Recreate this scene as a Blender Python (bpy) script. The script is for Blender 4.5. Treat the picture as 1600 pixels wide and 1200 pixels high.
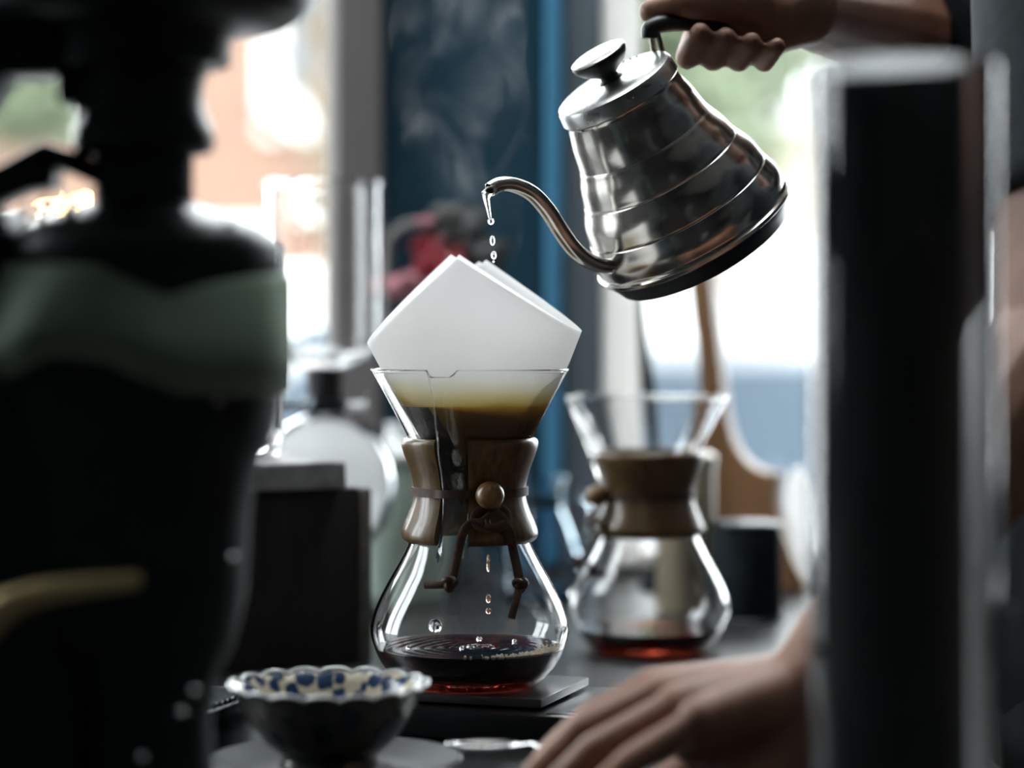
import bpy, bmesh, math, random
from mathutils import Vector, Matrix, noise

random.seed(7)
PI = math.pi
scene = bpy.context.scene
COL = scene.collection
for o in list(bpy.data.objects):
    bpy.data.objects.remove(o)

# ------------------------------------------------------------------ camera
F = 3778.0            # focal length in pixels of the 1600 px wide frame (85 mm on 36 mm)
D0 = 1.62             # focus distance, the carafe
TAB = 0.90            # counter top height
CH = 0.273            # camera height above the counter
cam_d = bpy.data.cameras.new('camera')
cam_d.sensor_width = 36.0
cam_d.lens = F * 36.0 / 1600.0
cam_d.shift_y = -100.0 / 1600.0      # horizon sits at y = 500 of 1200
cam_d.dof.use_dof = True
cam_d.dof.focus_distance = D0 - 0.02
cam_d.dof.aperture_fstop = cam_d.lens / 1000.0 / 0.034
cam_d.dof.aperture_blades = 9
cam_d.clip_start = 0.05
cam = bpy.data.objects.new('camera', cam_d)
cam.location = (0, -D0, TAB + CH)
cam.rotation_euler = (PI / 2, 0, 0)
COL.objects.link(cam)
scene.camera = cam

# ------------------------------------------------------------------ sky, exposure
world = bpy.data.worlds.new('overcast_sky')
scene.world = world
world.use_nodes = True
wn = world.node_tree.nodes
wn['Background'].inputs['Color'].default_value = (0.94, 0.97, 1.0, 1)
wn['Background'].inputs['Strength'].default_value = 7.5
scene.view_settings.view_transform = 'Standard'
scene.view_settings.look = 'None'
scene.view_settings.gamma = 1.0
scene.view_settings.exposure = 0.68
scene.view_settings.use_curve_mapping = False
cy = scene.cycles
cy.use_denoising = True
cy.max_bounces = 16
cy.diffuse_bounces = 4
cy.glossy_bounces = 6
cy.transmission_bounces = 14
cy.transparent_max_bounces = 16
cy.volume_bounces = 0
cy.sample_clamp_indirect = 8.0
cy.blur_glossy = 0.4
cy.volume_step_rate = 2.0

def portal(name, loc, rot, sx, sy):
    """a sampling portal in a window opening: it gives no light of its own"""
    l = bpy.data.lights.new(name, 'AREA')
    l.shape = 'RECTANGLE'; l.size = sx; l.size_y = sy
    l.cycles.is_portal = True
    o = bpy.data.objects.new(name, l)
    o.location = loc; o.rotation_euler = rot
    COL.objects.link(o)

# ------------------------------------------------------------------ helpers
def at(px, py, d):
    """point seen at pixel px,py standing d metres in front of the camera"""
    return Vector(((px - 800) * d / F, d - D0, TAB + CH - (py - 500) * d / F))

def tag(o, label=None, cat=None, group=None, kind=None):
    if label: o['label'] = label
    if cat: o['category'] = cat
    if group: o['group'] = group
    if kind: o['kind'] = kind
    return o

def empty(name, loc=(0, 0, 0), label=None, cat=None, group=None, kind=None, rz=0.0):
    o = bpy.data.objects.new(name, None)
    o.empty_display_size = 0.02
    o.location = loc
    o.rotation_euler = (0, 0, rz)
    COL.objects.link(o)
    return tag(o, label, cat, group, kind)

def children(o):
    return [c for c in bpy.data.objects if c.parent == o]

def copy_tree(o, parent=None):
    kids = children(o)
    c = o.copy()
    COL.objects.link(c)
    c.parent = parent
    for k in kids:
        copy_tree(k, c)
    return c

class MB:
    """collects geometry for one mesh object"""
    def __init__(self):
        self.v = []; self.f = []
    def add(self, v, f):
        n = len(self.v)
        self.v += [Vector(p) for p in v]
        self.f += [tuple(i + n for i in q) for q in f]
        return self
    def lathe(self, prof, n=48, c=(0, 0, 0), rfun=None, closed=False, a0=None, a1=None):
        """revolve (r, z) points about the z axis; rfun(i, theta) -> (r, z) overrides"""
        full = a0 is None
        cols = n if full else n + 1
        vs, fs = [], []
        m = len(prof)
        idx = []
        for i, (r, z) in enumerate(prof):
            row = []
            if r < 1e-7 and rfun is None:
                vs.append((c[0], c[1], c[2] + z)); row = [len(vs) - 1] * cols
            else:
                for j in range(cols):
                    th = 2 * PI * j / n if full else a0 + (a1 - a0) * j / n
                    rr, zz = (r, z) if rfun is None else rfun(i, th)
                    vs.append((c[0] + rr * math.cos(th), c[1] + rr * math.sin(th), c[2] + zz))
                    row.append(len(vs) - 1)
            idx.append(row)
        for i in range(m if closed else m - 1):
            A, B = idx[i], idx[(i + 1) % m]
            for j in range(n):
                k = (j + 1) % cols if full else j + 1
                q = [A[j], A[k], B[k], B[j]]
                q = [x for t, x in enumerate(q) if x != q[t - 1]]
                if len(q) >= 3: fs.append(tuple(q))
        if not full and closed:
            fs.append(tuple(idx[i][0] for i in range(m)))
            fs.append(tuple(idx[i][-1] for i in reversed(range(m))))
        return self.add(vs, fs)
    def tube(self, pts, rad, n=12, cap=True, flat=1.0, up=None):
        pts = [Vector(p) for p in pts]
        if not hasattr(rad, '__len__'): rad = [rad] * len(pts)
        vs, fs = [], []
        t0 = (pts[1] - pts[0]).normalized()
        ref = Vector(up) if up is not None else (Vector((0, 0, 1)) if abs(t0.z) < .9 else Vector((1, 0, 0)))
        u = (ref - t0 * ref.dot(t0)).normalized()
        for i, p in enumerate(pts):
            a = pts[max(i - 1, 0)]; b = pts[min(i + 1, len(pts) - 1)]
            t = (b - a)
            t = t.normalized() if t.length > 1e-9 else t0
            u = (u - t * u.dot(t))
            u = u.normalized() if u.length > 1e-6 else t.orthogonal().normalized()
            w = t.cross(u)
            for j in range(n):
                th = 2 * PI * j / n
                vs.append(p + (u * math.cos(th) * flat + w * math.sin(th)) * rad[i])
        for i in range(len(pts) - 1):
            for j in range(n):
                k = (j + 1) % n
                fs.append((i * n + j, i * n + k, (i + 1) * n + k, (i + 1) * n + j))
        if cap:
            fs.append(tuple(range(n)))
            fs.append(tuple(reversed(range((len(pts) - 1) * n, len(pts) * n))))
        return self.add(vs, fs)
    def box(self, lo, hi, bevel=0.0, seg=2, mat=None):
        bm = bmesh.new()
        bmesh.ops.create_cube(bm, size=1.0)
        lo = Vector(lo); hi = Vector(hi)
        for v in bm.verts:
            v.co = Vector([(lo[i] + hi[i]) / 2 + v.co[i] * (hi[i] - lo[i]) for i in range(3)])
        if bevel > 0:
            bmesh.ops.bevel(bm, geom=bm.edges[:], offset=bevel, segments=seg, affect='EDGES', profile=.6)
        if mat is not None:
            bmesh.ops.transform(bm, matrix=mat, verts=bm.verts)
        return self.bm(bm)
    def bm(self, bm):
        bm.verts.index_update()
        self.add([v.co.copy() for v in bm.verts], [tuple(v.index for v in f.verts) for f in bm.faces])
        bm.free()
        return self
    def sphere(self, c, r, seg=16, rings=10, scale=(1, 1, 1), mat=None):
        bm = bmesh.new()
        bmesh.ops.create_uvsphere(bm, u_segments=seg, v_segments=rings, radius=r)
        M = Matrix.Translation(Vector(c)) @ (mat or Matrix.Identity(4)) @ Matrix.Diagonal((*scale, 1))
        bmesh.ops.transform(bm, matrix=M, verts=bm.verts)
        return self.bm(bm)
    def ico(self, c, r, sub=1, scale=(1, 1, 1)):
        bm = bmesh.new()
        bmesh.ops.create_icosphere(bm, subdivisions=sub, radius=r)
        bmesh.ops.transform(bm, matrix=Matrix.Translation(Vector(c)) @ Matrix.Diagonal((*scale, 1)), verts=bm.verts)
        return self.bm(bm)
    def chain(self, pts, rad, seg=14):
        """closed tapered capsules, meant to be fused by a voxel remesh"""
        for i, p in enumerate(pts):
            self.sphere(p, rad[i], seg, 10)
            if i:
                a, b = Vector(pts[i - 1]), Vector(p)
                if (b - a).length > 1e-6:
                    self.tube([a, b], [rad[i - 1], rad[i]], seg)
        return self
    def prism(self, poly, h0, h1, axis='y', bevel=0.0, seg=2, mat=None):
        """extrude a closed outline; axis y: outline in x,z"""
        bm = bmesh.new()
        P = []
        for (a, b) in poly:
            co = {'y': (a, h0, b), 'z': (a, b, h0), 'x': (h0, a, b)}[axis]
            P.append(bm.verts.new(co))
        f = bm.faces.new(P)
        r = bmesh.ops.extrude_face_region(bm, geom=[f])
        dv = {'y': (0, h1 - h0, 0), 'z': (0, 0, h1 - h0), 'x': (h1 - h0, 0, 0)}[axis]
        bmesh.ops.translate(bm, vec=dv, verts=[g for g in r['geom'] if isinstance(g, bmesh.types.BMVert)])
        if bevel > 0:
            es = [e for e in bm.edges if e.calc_face_angle(0) > 0.6]
            bmesh.ops.bevel(bm, geom=es, offset=bevel, segments=seg, affect='EDGES', profile=.6)
        if mat is not None:
            bmesh.ops.transform(bm, matrix=mat, verts=bm.verts)
        return self.bm(bm)
    def build(self, name, mat, parent=None, smooth=True, angle=40, recalc=True, label=None):
        me = bpy.data.meshes.new(name)
        me.from_pydata([tuple(v) for v in self.v], [], self.f)
        bm = bmesh.new(); bm.from_mesh(me)
        if recalc: bmesh.ops.recalc_face_normals(bm, faces=bm.faces)
        for f in bm.faces: f.smooth = smooth
        if smooth:
            lim = math.radians(angle)
            for e in bm.edges:
                if len(e.link_faces) == 2 and e.calc_face_angle(0) > lim: e.smooth = False
        bm.to_mesh(me); bm.free()
        me.materials.append(mat)
        o = bpy.data.objects.new(name, me)
        COL.objects.link(o)
        if parent is not None: o.parent = parent
        if label: o['label'] = label
        return o

def catmull(pts, n=6):
    out = []
    P = [Vector(p) for p in pts]
    for i in range(len(P) - 1):
        p0 = P[max(i - 1, 0)]; p1 = P[i]; p2 = P[i + 1]; p3 = P[min(i + 2, len(P) - 1)]
        for k in range(n):
            t = k / n
            out.append(.5 * ((2 * p1) + (p2 - p0) * t + (2 * p0 - 5 * p1 + 4 * p2 - p3) * t * t + (3 * p1 - p0 - 3 * p2 + p3) * t ** 3))
    out.append(P[-1])
    return out

def cm2(pts, n=5):
    return [(p.x, p.y) for p in catmull([(a, b, 0) for a, b in pts], n)]

def lerp_tab(tab, x):
    """tab: list of (x, value), x ascending"""
    if x <= tab[0][0]: return tab[0][1]
    for (a, va), (b, vb) in zip(tab, tab[1:]):
        if x <= b: return va + (vb - va) * (x - a) / (b - a)
    return tab[-1][1]

def smooth01(t):
    t = max(0., min(1., t)); return t * t * (3 - 2 * t)

def fuse(mb, name, mat, parent, voxel=0.003, it=8):
    """voxel-remesh overlapping closed shells into one continuous skin"""
    o = mb.build(name, mat, parent)
    m = o.modifiers.new('fuse', 'REMESH'); m.mode = 'VOXEL'; m.voxel_size = voxel; m.use_smooth_shade = True
    s = o.modifiers.new('soften', 'SMOOTH'); s.iterations = it; s.factor = .5
    dg = bpy.context.evaluated_depsgraph_get()
    me = bpy.data.meshes.new_from_object(o.evaluated_get(dg))
    o.modifiers.clear()
    old = o.data
    o.data = me
    bpy.data.meshes.remove(old)
    if not me.materials: me.materials.append(mat)
    for p in me.polygons: p.use_smooth = True
    return o

# ------------------------------------------------------------------ materials
def pm(name, base, rough=.5, metal=0., var=.12, scale=30., bump=0., coat=0., spec=None, trans=0., ior=None,
       sub=0., stretch=(1, 1, 1), detail=4., rvar=0.0, base2=None):
    m = bpy.data.materials.new(name)
    m.use_nodes = True
    nt = m.node_tree; nd = nt.nodes; ln = nt.links
    b = nd['Principled BSDF']
    b.inputs['Roughness'].default_value = rough
    b.inputs['Metallic'].default_value = metal
    b.inputs['Coat Weight'].default_value = coat
    b.inputs['Coat Roughness'].default_value = .1
    if spec is not None: b.inputs['Specular IOR Level'].default_value = spec
    if ior: b.inputs['IOR'].default_value = ior
    b.inputs['Transmission Weight'].default_value = trans
    if sub:
        b.inputs['Subsurface Weight'].default_value = sub
        b.inputs['Subsurface Radius'].default_value = (.010, .004, .002)
    tc = nd.new('ShaderNodeTexCoord')
    mp = nd.new('ShaderNodeMapping'); mp.inputs['Scale'].default_value = stretch
    ns = nd.new('ShaderNodeTexNoise'); ns.inputs['Scale'].default_value = scale; ns.inputs['Detail'].default_value = detail
    ln.new(tc.outputs['Object'], mp.inputs[0]); ln.new(mp.outputs[0], ns.inputs['Vector'])
    rp = nd.new('ShaderNodeValToRGB')
    lo = [c * (1 - var) for c in base]
    hi = base2 if base2 else [min(1, c * (1 + var)) for c in base]
    rp.color_ramp.elements[0].position = .3; rp.color_ramp.elements[1].position = .7
    rp.color_ramp.elements[0].color = (*lo, 1); rp.color_ramp.elements[1].color = (*hi, 1)
    ln.new(ns.outputs['Fac'], rp.inputs[0])
    ln.new(rp.outputs[0], b.inputs['Base Color'])
    if rvar:
        mr = nd.new('ShaderNodeMapRange')
        mr.inputs['To Min'].default_value = max(0, rough - rvar); mr.inputs['To Max'].default_value = rough + rvar
        ln.new(ns.outputs['Fac'], mr.inputs['Value']); ln.new(mr.outputs[0], b.inputs['Roughness'])
    if bump:
        bp = nd.new('ShaderNodeBump'); bp.inputs['Strength'].default_value = bump; bp.inputs['Distance'].default_value = .002
        ln.new(ns.outputs['Fac'], bp.inputs['Height']); ln.new(bp.outputs[0], b.inputs['Normal'])
    return m

def glass(name, col=(1, 1, 1), rough=0.0, ior=1.47):
    m = bpy.data.materials.new(name); m.use_nodes = True
    nt = m.node_tree; nd = nt.nodes
    nd.remove(nd['Principled BSDF'])
    g = nd.new('ShaderNodeBsdfGlass')
    g.inputs['Color'].default_value = (*col, 1); g.inputs['Roughness'].default_value = rough; g.inputs['IOR'].default_value = ior
    nt.links.new(g.outputs[0], nd['Material Output'].inputs['Surface'])
    return m

def misted(name, col, share):
    """single-skin misted glass: partly see-through, partly white translucent, with a glossy skin"""
    m = thin_pane(name)
    nt = m.node_tree; nd = nt.nodes
    t0 = [n for n in nd if n.bl_idname == 'ShaderNodeBsdfTransparent'][0]
    mx0 = [n for n in nd if n.bl_idname == 'ShaderNodeMixShader'][0]
    t = nd.new('ShaderNodeBsdfTranslucent'); d = nd.new('ShaderNodeBsdfDiffuse')
    ns = nd.new('ShaderNodeTexNoise'); ns.inputs['Scale'].default_value = 30
    rp = nd.new('ShaderNodeValToRGB'); rp.color_ramp.elements[0].color = (*[c * .9 for c in col], 1); rp.color_ramp.elements[1].color = (*col, 1)
    nt.links.new(ns.outputs['Fac'], rp.inputs[0]); nt.links.new(rp.outputs[0], t.inputs[0]); nt.links.new(rp.outputs[0], d.inputs[0])
    td_ = nd.new('ShaderNodeMixShader'); td_.inputs[0].default_value = .4
    nt.links.new(t.outputs[0], td_.inputs[1]); nt.links.new(d.outputs[0], td_.inputs[2])
    [n for n in nd if n.bl_idname == 'ShaderNodeFresnel'][0].inputs['IOR'].default_value = 1.12
    mx = nd.new('ShaderNodeMixShader'); mx.inputs[0].default_value = share
    nt.links.new(t0.outputs[0], mx.inputs[1]); nt.links.new(td_.outputs[0], mx.inputs[2])
    nt.links.new(mx.outputs[0], mx0.inputs[1])
    return m

def thin_pane(name):
    """flat window pane: see-through with a Fresnel reflection"""
    m = bpy.data.materials.new(name); m.use_nodes = True
    nt = m.node_tree; nd = nt.nodes
    nd.remove(nd['Principled BSDF'])
    t = nd.new('ShaderNodeBsdfTransparent'); t.inputs[0].default_value = (.95, .97, .97, 1)
    g = nd.new('ShaderNodeBsdfGlossy'); g.inputs['Roughness'].default_value = .02
    fr = nd.new('ShaderNodeFresnel'); fr.inputs['IOR'].default_value = 1.45
    mx = nd.new('ShaderNodeMixShader')
    nt.links.new(fr.outputs[0], mx.inputs[0]); nt.links.new(t.outputs[0], mx.inputs[1]); nt.links.new(g.outputs[0], mx.inputs[2])
    nt.links.new(mx.outputs[0], nd['Material Output'].inputs['Surface'])
    return m

def liquid(name, absorb, density, ior=1.33):
    m = bpy.data.materials.new(name); m.use_nodes = True
    nt = m.node_tree; nd = nt.nodes
    nd.remove(nd['Principled BSDF'])
    g = nd.new('ShaderNodeBsdfGlass'); g.inputs['IOR'].default_value = ior; g.inputs['Roughness'].default_value = 0
    nt.links.new(g.outputs[0], nd['Material Output'].inputs['Surface'])
    a = nd.new('ShaderNodeVolumeAbsorption'); a.inputs['Color'].default_value = (*absorb, 1); a.inputs['Density'].default_value = density
    nt.links.new(a.outputs[0], nd['Material Output'].inputs['Volume'])
    return m

def wood(name, dark, light, scale=8., rough=.38, axis='Z', coat=.25, stretch=None):
    m = pm(name, dark, rough, 0, .1, scale, coat=coat, base2=light, detail=6,
           stretch=stretch or {'Z': (5, 5, .6), 'X': (.6, 5, 5), 'Y': (5, .6, 5)}[axis], bump=.08)
    return m

M = {}
M['glass'] = glass('clear_glass')
M['fogged'] = misted('misted_glass', (.97, .97, .97), .82)
M['window_glow'] = misted('window_glow_white', (.97, .97, .97), .8)
M['bluish'] = glass('bluish_glass', (.86, .93, .97), .02)
M['pane'] = thin_pane('window_pane')
M['water'] = glass('water', (1, 1, 1), 0, 1.33)
M['coffee'] = liquid('brewed_coffee', (.60, .13, .03), 170)
M['drop'] = liquid('coffee_drop', (.80, .45, .10), 500)
M['saucer'] = pm('grey_glaze', (.022, .026, .030), .5, 0, .1, 30, spec=.15)
M['coffee_thin'] = liquid('light_coffee', (.74, .24, .05), 190)
M['wood_collar'] = wood('collar_wood', (.085, .047, .015), (.19, .108, .036), 60, .36, coat=.35)
M['wood_bead'] = wood('bead_wood', (.15, .078, .024), (.31, .17, .058), 50, .35, coat=.35)
M['leather'] = pm('dark_leather', (.065, .030, .016), .6, 0, .35, 120, .15)
M['steel'] = pm('brushed_steel', (.46, .44, .41), .19, 1., .10, 40, .03, stretch=(1, 1, 5), rvar=.05)
M['steel_lid'] = pm('lid_steel', (.50, .50, .49), .28, 1., .05, 60, rvar=.05)
M['black'] = pm('black_plastic', (.008, .009, .010), .38, 0, .25, 60)
M['black_gloss'] = pm('black_enamel', (.011, .016, .018), .34, 0, .3, 20, rvar=.06, spec=.22)
M['black_matt'] = pm('black_matt', (.016, .023, .026), .65, 0, .3, 40, spec=.12)
M['chrome'] = pm('chrome', (.8, .8, .8), .12, 1., .05, 40)
M['dark_metal'] = pm('dark_metal', (.06, .07, .08), .22, 1., .25, 30)
M['brass'] = pm('brass', (.70, .56, .28), .5, .55, .15, 40)
M['counter'] = pm('counter_top', (.022, .022, .023), .36, 0, .35, 60, .05, rvar=.06, spec=.5)
M['counter_side'] = wood('counter_side', (.03, .02, .014), (.05, .035, .025), 10, .5)
M['tube'] = pm('dark_tube', (.012, .018, .021), .38, 0, .5, 25, spec=.10, stretch=(4, 4, .15))
M['slate'] = pm('grey_stone', (.22, .22, .225), .45, 0, .5, 45, .35, detail=8, rvar=.15)
M['scale_black'] = pm('scale_black', (.010, .011, .012), .28, 0, .2, 50)
M['scale_plate'] = pm('scale_plate', (.075, .075, .074), .30, .2, .06, 20)
M['scale_panel'] = pm('scale_panel', (.10, .105, .11), .30, .3, .1, 60)
M['skin'] = pm('skin', (.26, .122, .074), .48, 0, .18, 35, .06, sub=.12)
M['shirt'] = pm('dark_shirt', (.009, .015, .020), .85, 0, .3, 90, .2)
M['trousers'] = pm('dark_trousers', (.010, .011, .014), .85, 0, .3, 90, .2)
M['hair'] = pm('dark_hair', (.02, .014, .010), .6, 0, .3, 80, .3, stretch=(6, 6, 1))
M['cream'] = pm('cream_ceramic', (.52, .44, .30), .35, 0, .06, 30, coat=.3)
M['pale_green'] = pm('pale_green_ceramic', (.34, .42, .36), .4, 0, .15, 20, coat=.2)
M['white_ceramic'] = pm('white_glaze', (.72, .74, .74), .22, 0, .05, 30, coat=.4)
M['brown_wood'] = wood('brown_wood', (.20, .095, .038), (.30, .155, .065), 12, .5, coat=.1)
M['box_wood'] = wood('box_black_wood', (.008, .007, .007), (.020, .015, .013), 14, .55, coat=0)
M['box_end'] = pm('box_end_lit_grey', (.13, .12, .11), .6, 0, .3, 60)  # paler grey of the lit end face, put into the colour
M['green_reflection_band'] = pm('green_reflection_band', (.19, .26, .185), .9, 0, .25, 9, .2)
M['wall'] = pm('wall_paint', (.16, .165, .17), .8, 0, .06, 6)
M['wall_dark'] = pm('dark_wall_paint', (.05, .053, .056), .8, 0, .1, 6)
M['ceiling'] = pm('ceiling_paint', (.62, .62, .61), .85, 0, .05, 5)
M['floor'] = wood('floor_boards', (.07, .045, .03), (.12, .08, .05), 3, .5, 'Y')
M['blue'] = pm('dark_teal_paint', (.004, .043, .070), .5, 0, .12, 9)
M['blue_light'] = pm('bright_blue_paint', (.065, .25, .42), .45, 0, .08, 9)
M['slate_paint'] = pm('slate_paint', (.115, .15, .175), .6, 0, .08, 9)
M['grey_post'] = pm('grey_post_paint', (.155, .14, .137), .6, 0, .08, 9)
M['white_paint'] = pm('white_frame_paint', (.78, .76, .73), .45, 0, .04, 9)
M['rubber'] = pm('black_rubber', (.010, .010, .011), .6, 0, .2, 60)
M['red'] = pm('red_petal', (.30, .022, .035), .5, 0, .35, 60, sub=.1)
M['pink'] = pm('pink_petal', (.52, .22, .25), .5, 0, .3, 60, sub=.1)
M['leaf_dark'] = pm('dark_leaf', (.018, .020, .020), .5, 0, .4, 40)
M['stem'] = pm('grey_stem', (.16, .16, .15), .5, 0, .3, 40)
M['navy'] = pm('navy_glaze', (.01, .03, .10), .25, 0, .3, 60)
# outdoors
M['peach'] = pm('peach_render', (.18, .105, .073), .85, 0, .06, 2)
M['white_render'] = pm('white_render', (.66, .65, .63), .8, 0, .04, 2)
M['beige_render'] = pm('beige_render', (.36, .33, .25), .85, 0, .08, 2)
M['win_grey'] = pm('window_grey', (.09, .105, .115), .3, 0, .1, 3)
M['street'] = pm('street', (.24, .24, .24), .85, 0, .12, 3, .2)
M['leaf'] = pm('tree_leaf', (.115, .142, .082), .6, 0, .4, 3, sub=.0)
M['bark'] = pm('bark', (.12, .09, .06), .9, 0, .4, 8, .5)
M['car_paint'] = pm('car_silver', (.30, .315, .33), .25, .35, .05, 3, coat=.6)
M['car_white'] = pm('car_white', (.6, .61, .62), .25, 0, .03, 3, coat=.6)
M['car_glass'] = pm('car_glass', (.06, .08, .10), .08, 0, .1, 3)
M['tyre'] = pm('tyre', (.02, .02, .02), .8, 0, .2, 20)

def paper_mat(z_level, k):
    """white filter paper; below the coffee level it is soaked brown, with a yellow wet edge above"""
    m = bpy.data.materials.new('filter_paper'); m.use_nodes = True
    nt = m.node_tree; nd = nt.nodes; ln = nt.links
    nd.remove(nd['Principled BSDF'])
    tc = nd.new('ShaderNodeTexCoord')
    sx = nd.new('ShaderNodeSeparateXYZ'); ln.new(tc.outputs['Object'], sx.inputs[0])
    ns = nd.new('ShaderNodeTexNoise'); ns.inputs['Scale'].default_value = 55; ns.inputs['Detail'].default_value = 3
    ln.new(tc.outputs['Object'], ns.inputs['Vector'])
    big = nd.new('ShaderNodeTexNoise'); big.inputs['Scale'].default_value = 16; big.inputs['Detail'].default_value = 1
    ln.new(tc.outputs['Object'], big.inputs['Vector'])
    # height above the liquid in units of 20 px, softened by the creeping of the stain
    mr = nd.new('ShaderNodeMapRange')
    mr.inputs['From Min'].default_value = z_level - 30 * k; mr.inputs['From Max'].default_value = z_level + 60 * k
    ln.new(sx.outputs['Z'], mr.inputs['Value'])
    ad = nd.new('ShaderNodeMath'); ad.operation = 'MULTIPLY_ADD'
    ln.new(big.outputs['Fac'], ad.inputs[0]); ad.inputs[1].default_value = -.42; ad.inputs[2].default_value = .20
    gate = nd.new('ShaderNodeMath'); gate.operation = 'GREATER_THAN'; gate.inputs[1].default_value = .345
    ln.new(mr.outputs[0], gate.inputs[0])
    mul = nd.new('ShaderNodeMath'); mul.operation = 'MULTIPLY'
    ln.new(ad.outputs[0], mul.inputs[0]); ln.new(gate.outputs[0], mul.inputs[1])
    sm = nd.new('ShaderNodeMath'); sm.operation = 'ADD'
    ln.new(mr.outputs[0], sm.inputs[0]); ln.new(mul.outputs[0], sm.inputs[1])
    rp = nd.new('ShaderNodeValToRGB')
    e = rp.color_ramp.elements
    e[0].position = 0.0; e[0].color = (.26, .155, .055, 1)
    e[1].position = 1.0; e[1].color = (.89, .88, .875, 1)
    for pos, c in ((.32, (.52, .35, .11)), (.345, (.50, .38, .13)), (.45, (.72, .63, .36)), (.62, (.82, .78, .63)), (.80, (.88, .87, .84))):
        x = e.new(pos); x.color = (*c, 1)
    ln.new(sm.outputs[0], rp.inputs[0])
    fib = nd.new('ShaderNodeTexNoise'); fib.inputs['Scale'].default_value = 900; fib.inputs['Detail'].default_value = 2
    ln.new(tc.outputs['Object'], fib.inputs['Vector'])
    bp = nd.new('ShaderNodeBump'); bp.inputs['Strength'].default_value = .25; bp.inputs['Distance'].default_value = .0006
    ln.new(fib.outputs['Fac'], bp.inputs['Height'])
    df = nd.new('ShaderNodeBsdfDiffuse'); tr = nd.new('ShaderNodeBsdfTranslucent')
    ln.new(rp.outputs[0], df.inputs[0]); ln.new(rp.outputs[0], tr.inputs[0]); ln.new(bp.outputs[0], df.inputs['Normal'])
    mx = nd.new('ShaderNodeMixShader'); mx.inputs[0].default_value = .5
    ln.new(df.outputs[0], mx.inputs[1]); ln.new(tr.outputs[0], mx.inputs[2])
    ln.new(mx.outputs[0], nd['Material Output'].inputs['Surface'])
    return m

def porcelain_mat(name, ground, dab, vscale, lo, hi):
    """glaze with cobalt flower dabs"""
    m = bpy.data.materials.new(name); m.use_nodes = True
    nt = m.node_tree; nd = nt.nodes; ln = nt.links
    b = nd['Principled BSDF']; b.inputs['Roughness'].default_value = .22; b.inputs['Coat Weight'].default_value = .3
    tc = nd.new('ShaderNodeTexCoord')
    vo = nd.new('ShaderNodeTexVoronoi'); vo.inputs['Scale'].default_value = vscale
    ns = nd.new('ShaderNodeTexNoise'); ns.inputs['Scale'].default_value = 160; ns.inputs['Detail'].default_value = 2
    ln.new(tc.outputs['Object'], ns.inputs['Vector'])
    mp = nd.new('ShaderNodeMapping'); mp.inputs['Scale'].default_value = (1, 1, .7)
    ln.new(tc.outputs['Object'], mp.inputs[0]); ln.new(mp.outputs[0], vo.inputs['Vector'])
    ad = nd.new('ShaderNodeMath'); ad.operation = 'MULTIPLY_ADD'; ad.inputs[1].default_value = .6
    ln.new(ns.outputs['Fac'], ad.inputs[0]); ln.new(vo.outputs['Distance'], ad.inputs[2])
    rp = nd.new('ShaderNodeValToRGB')
    e = rp.color_ramp.elements
    e[0].position = lo; e[0].color = (*dab, 1); e[1].position = hi; e[1].color = (*ground, 1)
    ln.new(ad.outputs[0], rp.inputs[0]); ln.new(rp.outputs[0], b.inputs['Base Color'])
    return m

# ================================================================== the room
WY = 0.95            # inner face of the window wall
def struct(name, mb, mat, parent=None, smooth=False):
    o = mb.build(name, mat, parent, smooth=smooth)
    if parent is None: o['kind'] = 'structure'
    return o

XL, XR, YB, ZC = -1.75, 2.4, -4.2, 3.0
struct('floor', MB().box((XL - .2, YB - .2, -.12), (XR + .2, WY + .2, 0)), M['floor'])
# ceiling with an unseen rooflight, added to brighten the counter from above and behind
RX0, RX1, RY0, RY1 = -1.0, .9, .05, .85
mb = MB().box((XL - .2, YB - .2, ZC), (XR + .2, RY0, ZC + .15)).box((XL - .2, RY1, ZC), (XR + .2, WY + .2, ZC + .15))
mb.box((XL - .2, RY0, ZC), (RX0, RY1, ZC + .15)).box((RX1, RY0, ZC), (XR + .2, RY1, ZC + .15))
struct('ceiling', mb, M['ceiling'])
rl_ = empty('added_rooflight', (0, 0, 0), kind='structure')
MB().box((RX0, RY0, ZC + .08), (RX1, RY1, ZC + .086)).build('pane', M['pane'], rl_, False)  # pane of the added rooflight
MB().box((-.07, RY0, ZC + .05), (-.03, RY1, ZC + .079)).build('mullion', M['white_paint'], rl_, False)  # mullion of the added rooflight
portal('portal_added_rooflight', ((RX0 + RX1) / 2, (RY0 + RY1) / 2, ZC + .149), (0, 0, 0), RX1 - RX0, RY1 - RY0)
struct('wall_right', MB().box((XR, YB, 0), (XR + .2, WY + .2, ZC)), M['wall'])
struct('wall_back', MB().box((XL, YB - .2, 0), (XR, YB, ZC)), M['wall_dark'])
SILL = 0.91; TOP = 2.75
# left wall with a wide shop window
LY0, LY1 = -.05, 0.80
mb = MB().box((XL - .2, YB, 0), (XL, LY0, ZC)).box((XL - .2, LY1, 0), (XL, WY + .2, ZC))
LS = .45
mb.box((XL - .2, LY0, 0), (XL, LY1, LS)).box((XL - .2, LY0, TOP), (XL, LY1, ZC))
struct('wall_left', mb, M['wall'])

def pxX(px, d=WY + D0): return (px - 800) * d / F
A0, A1 = -1.6, pxX(527)          # left opening
B0, B1 = pxX(940), 1.75          # right opening
# window wall: low wall, lintel, far ends
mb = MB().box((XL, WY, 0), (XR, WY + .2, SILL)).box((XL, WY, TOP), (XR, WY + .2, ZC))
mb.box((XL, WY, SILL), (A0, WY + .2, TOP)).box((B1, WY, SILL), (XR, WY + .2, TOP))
struct('wall_front', mb, M['wall_dark'])
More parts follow.
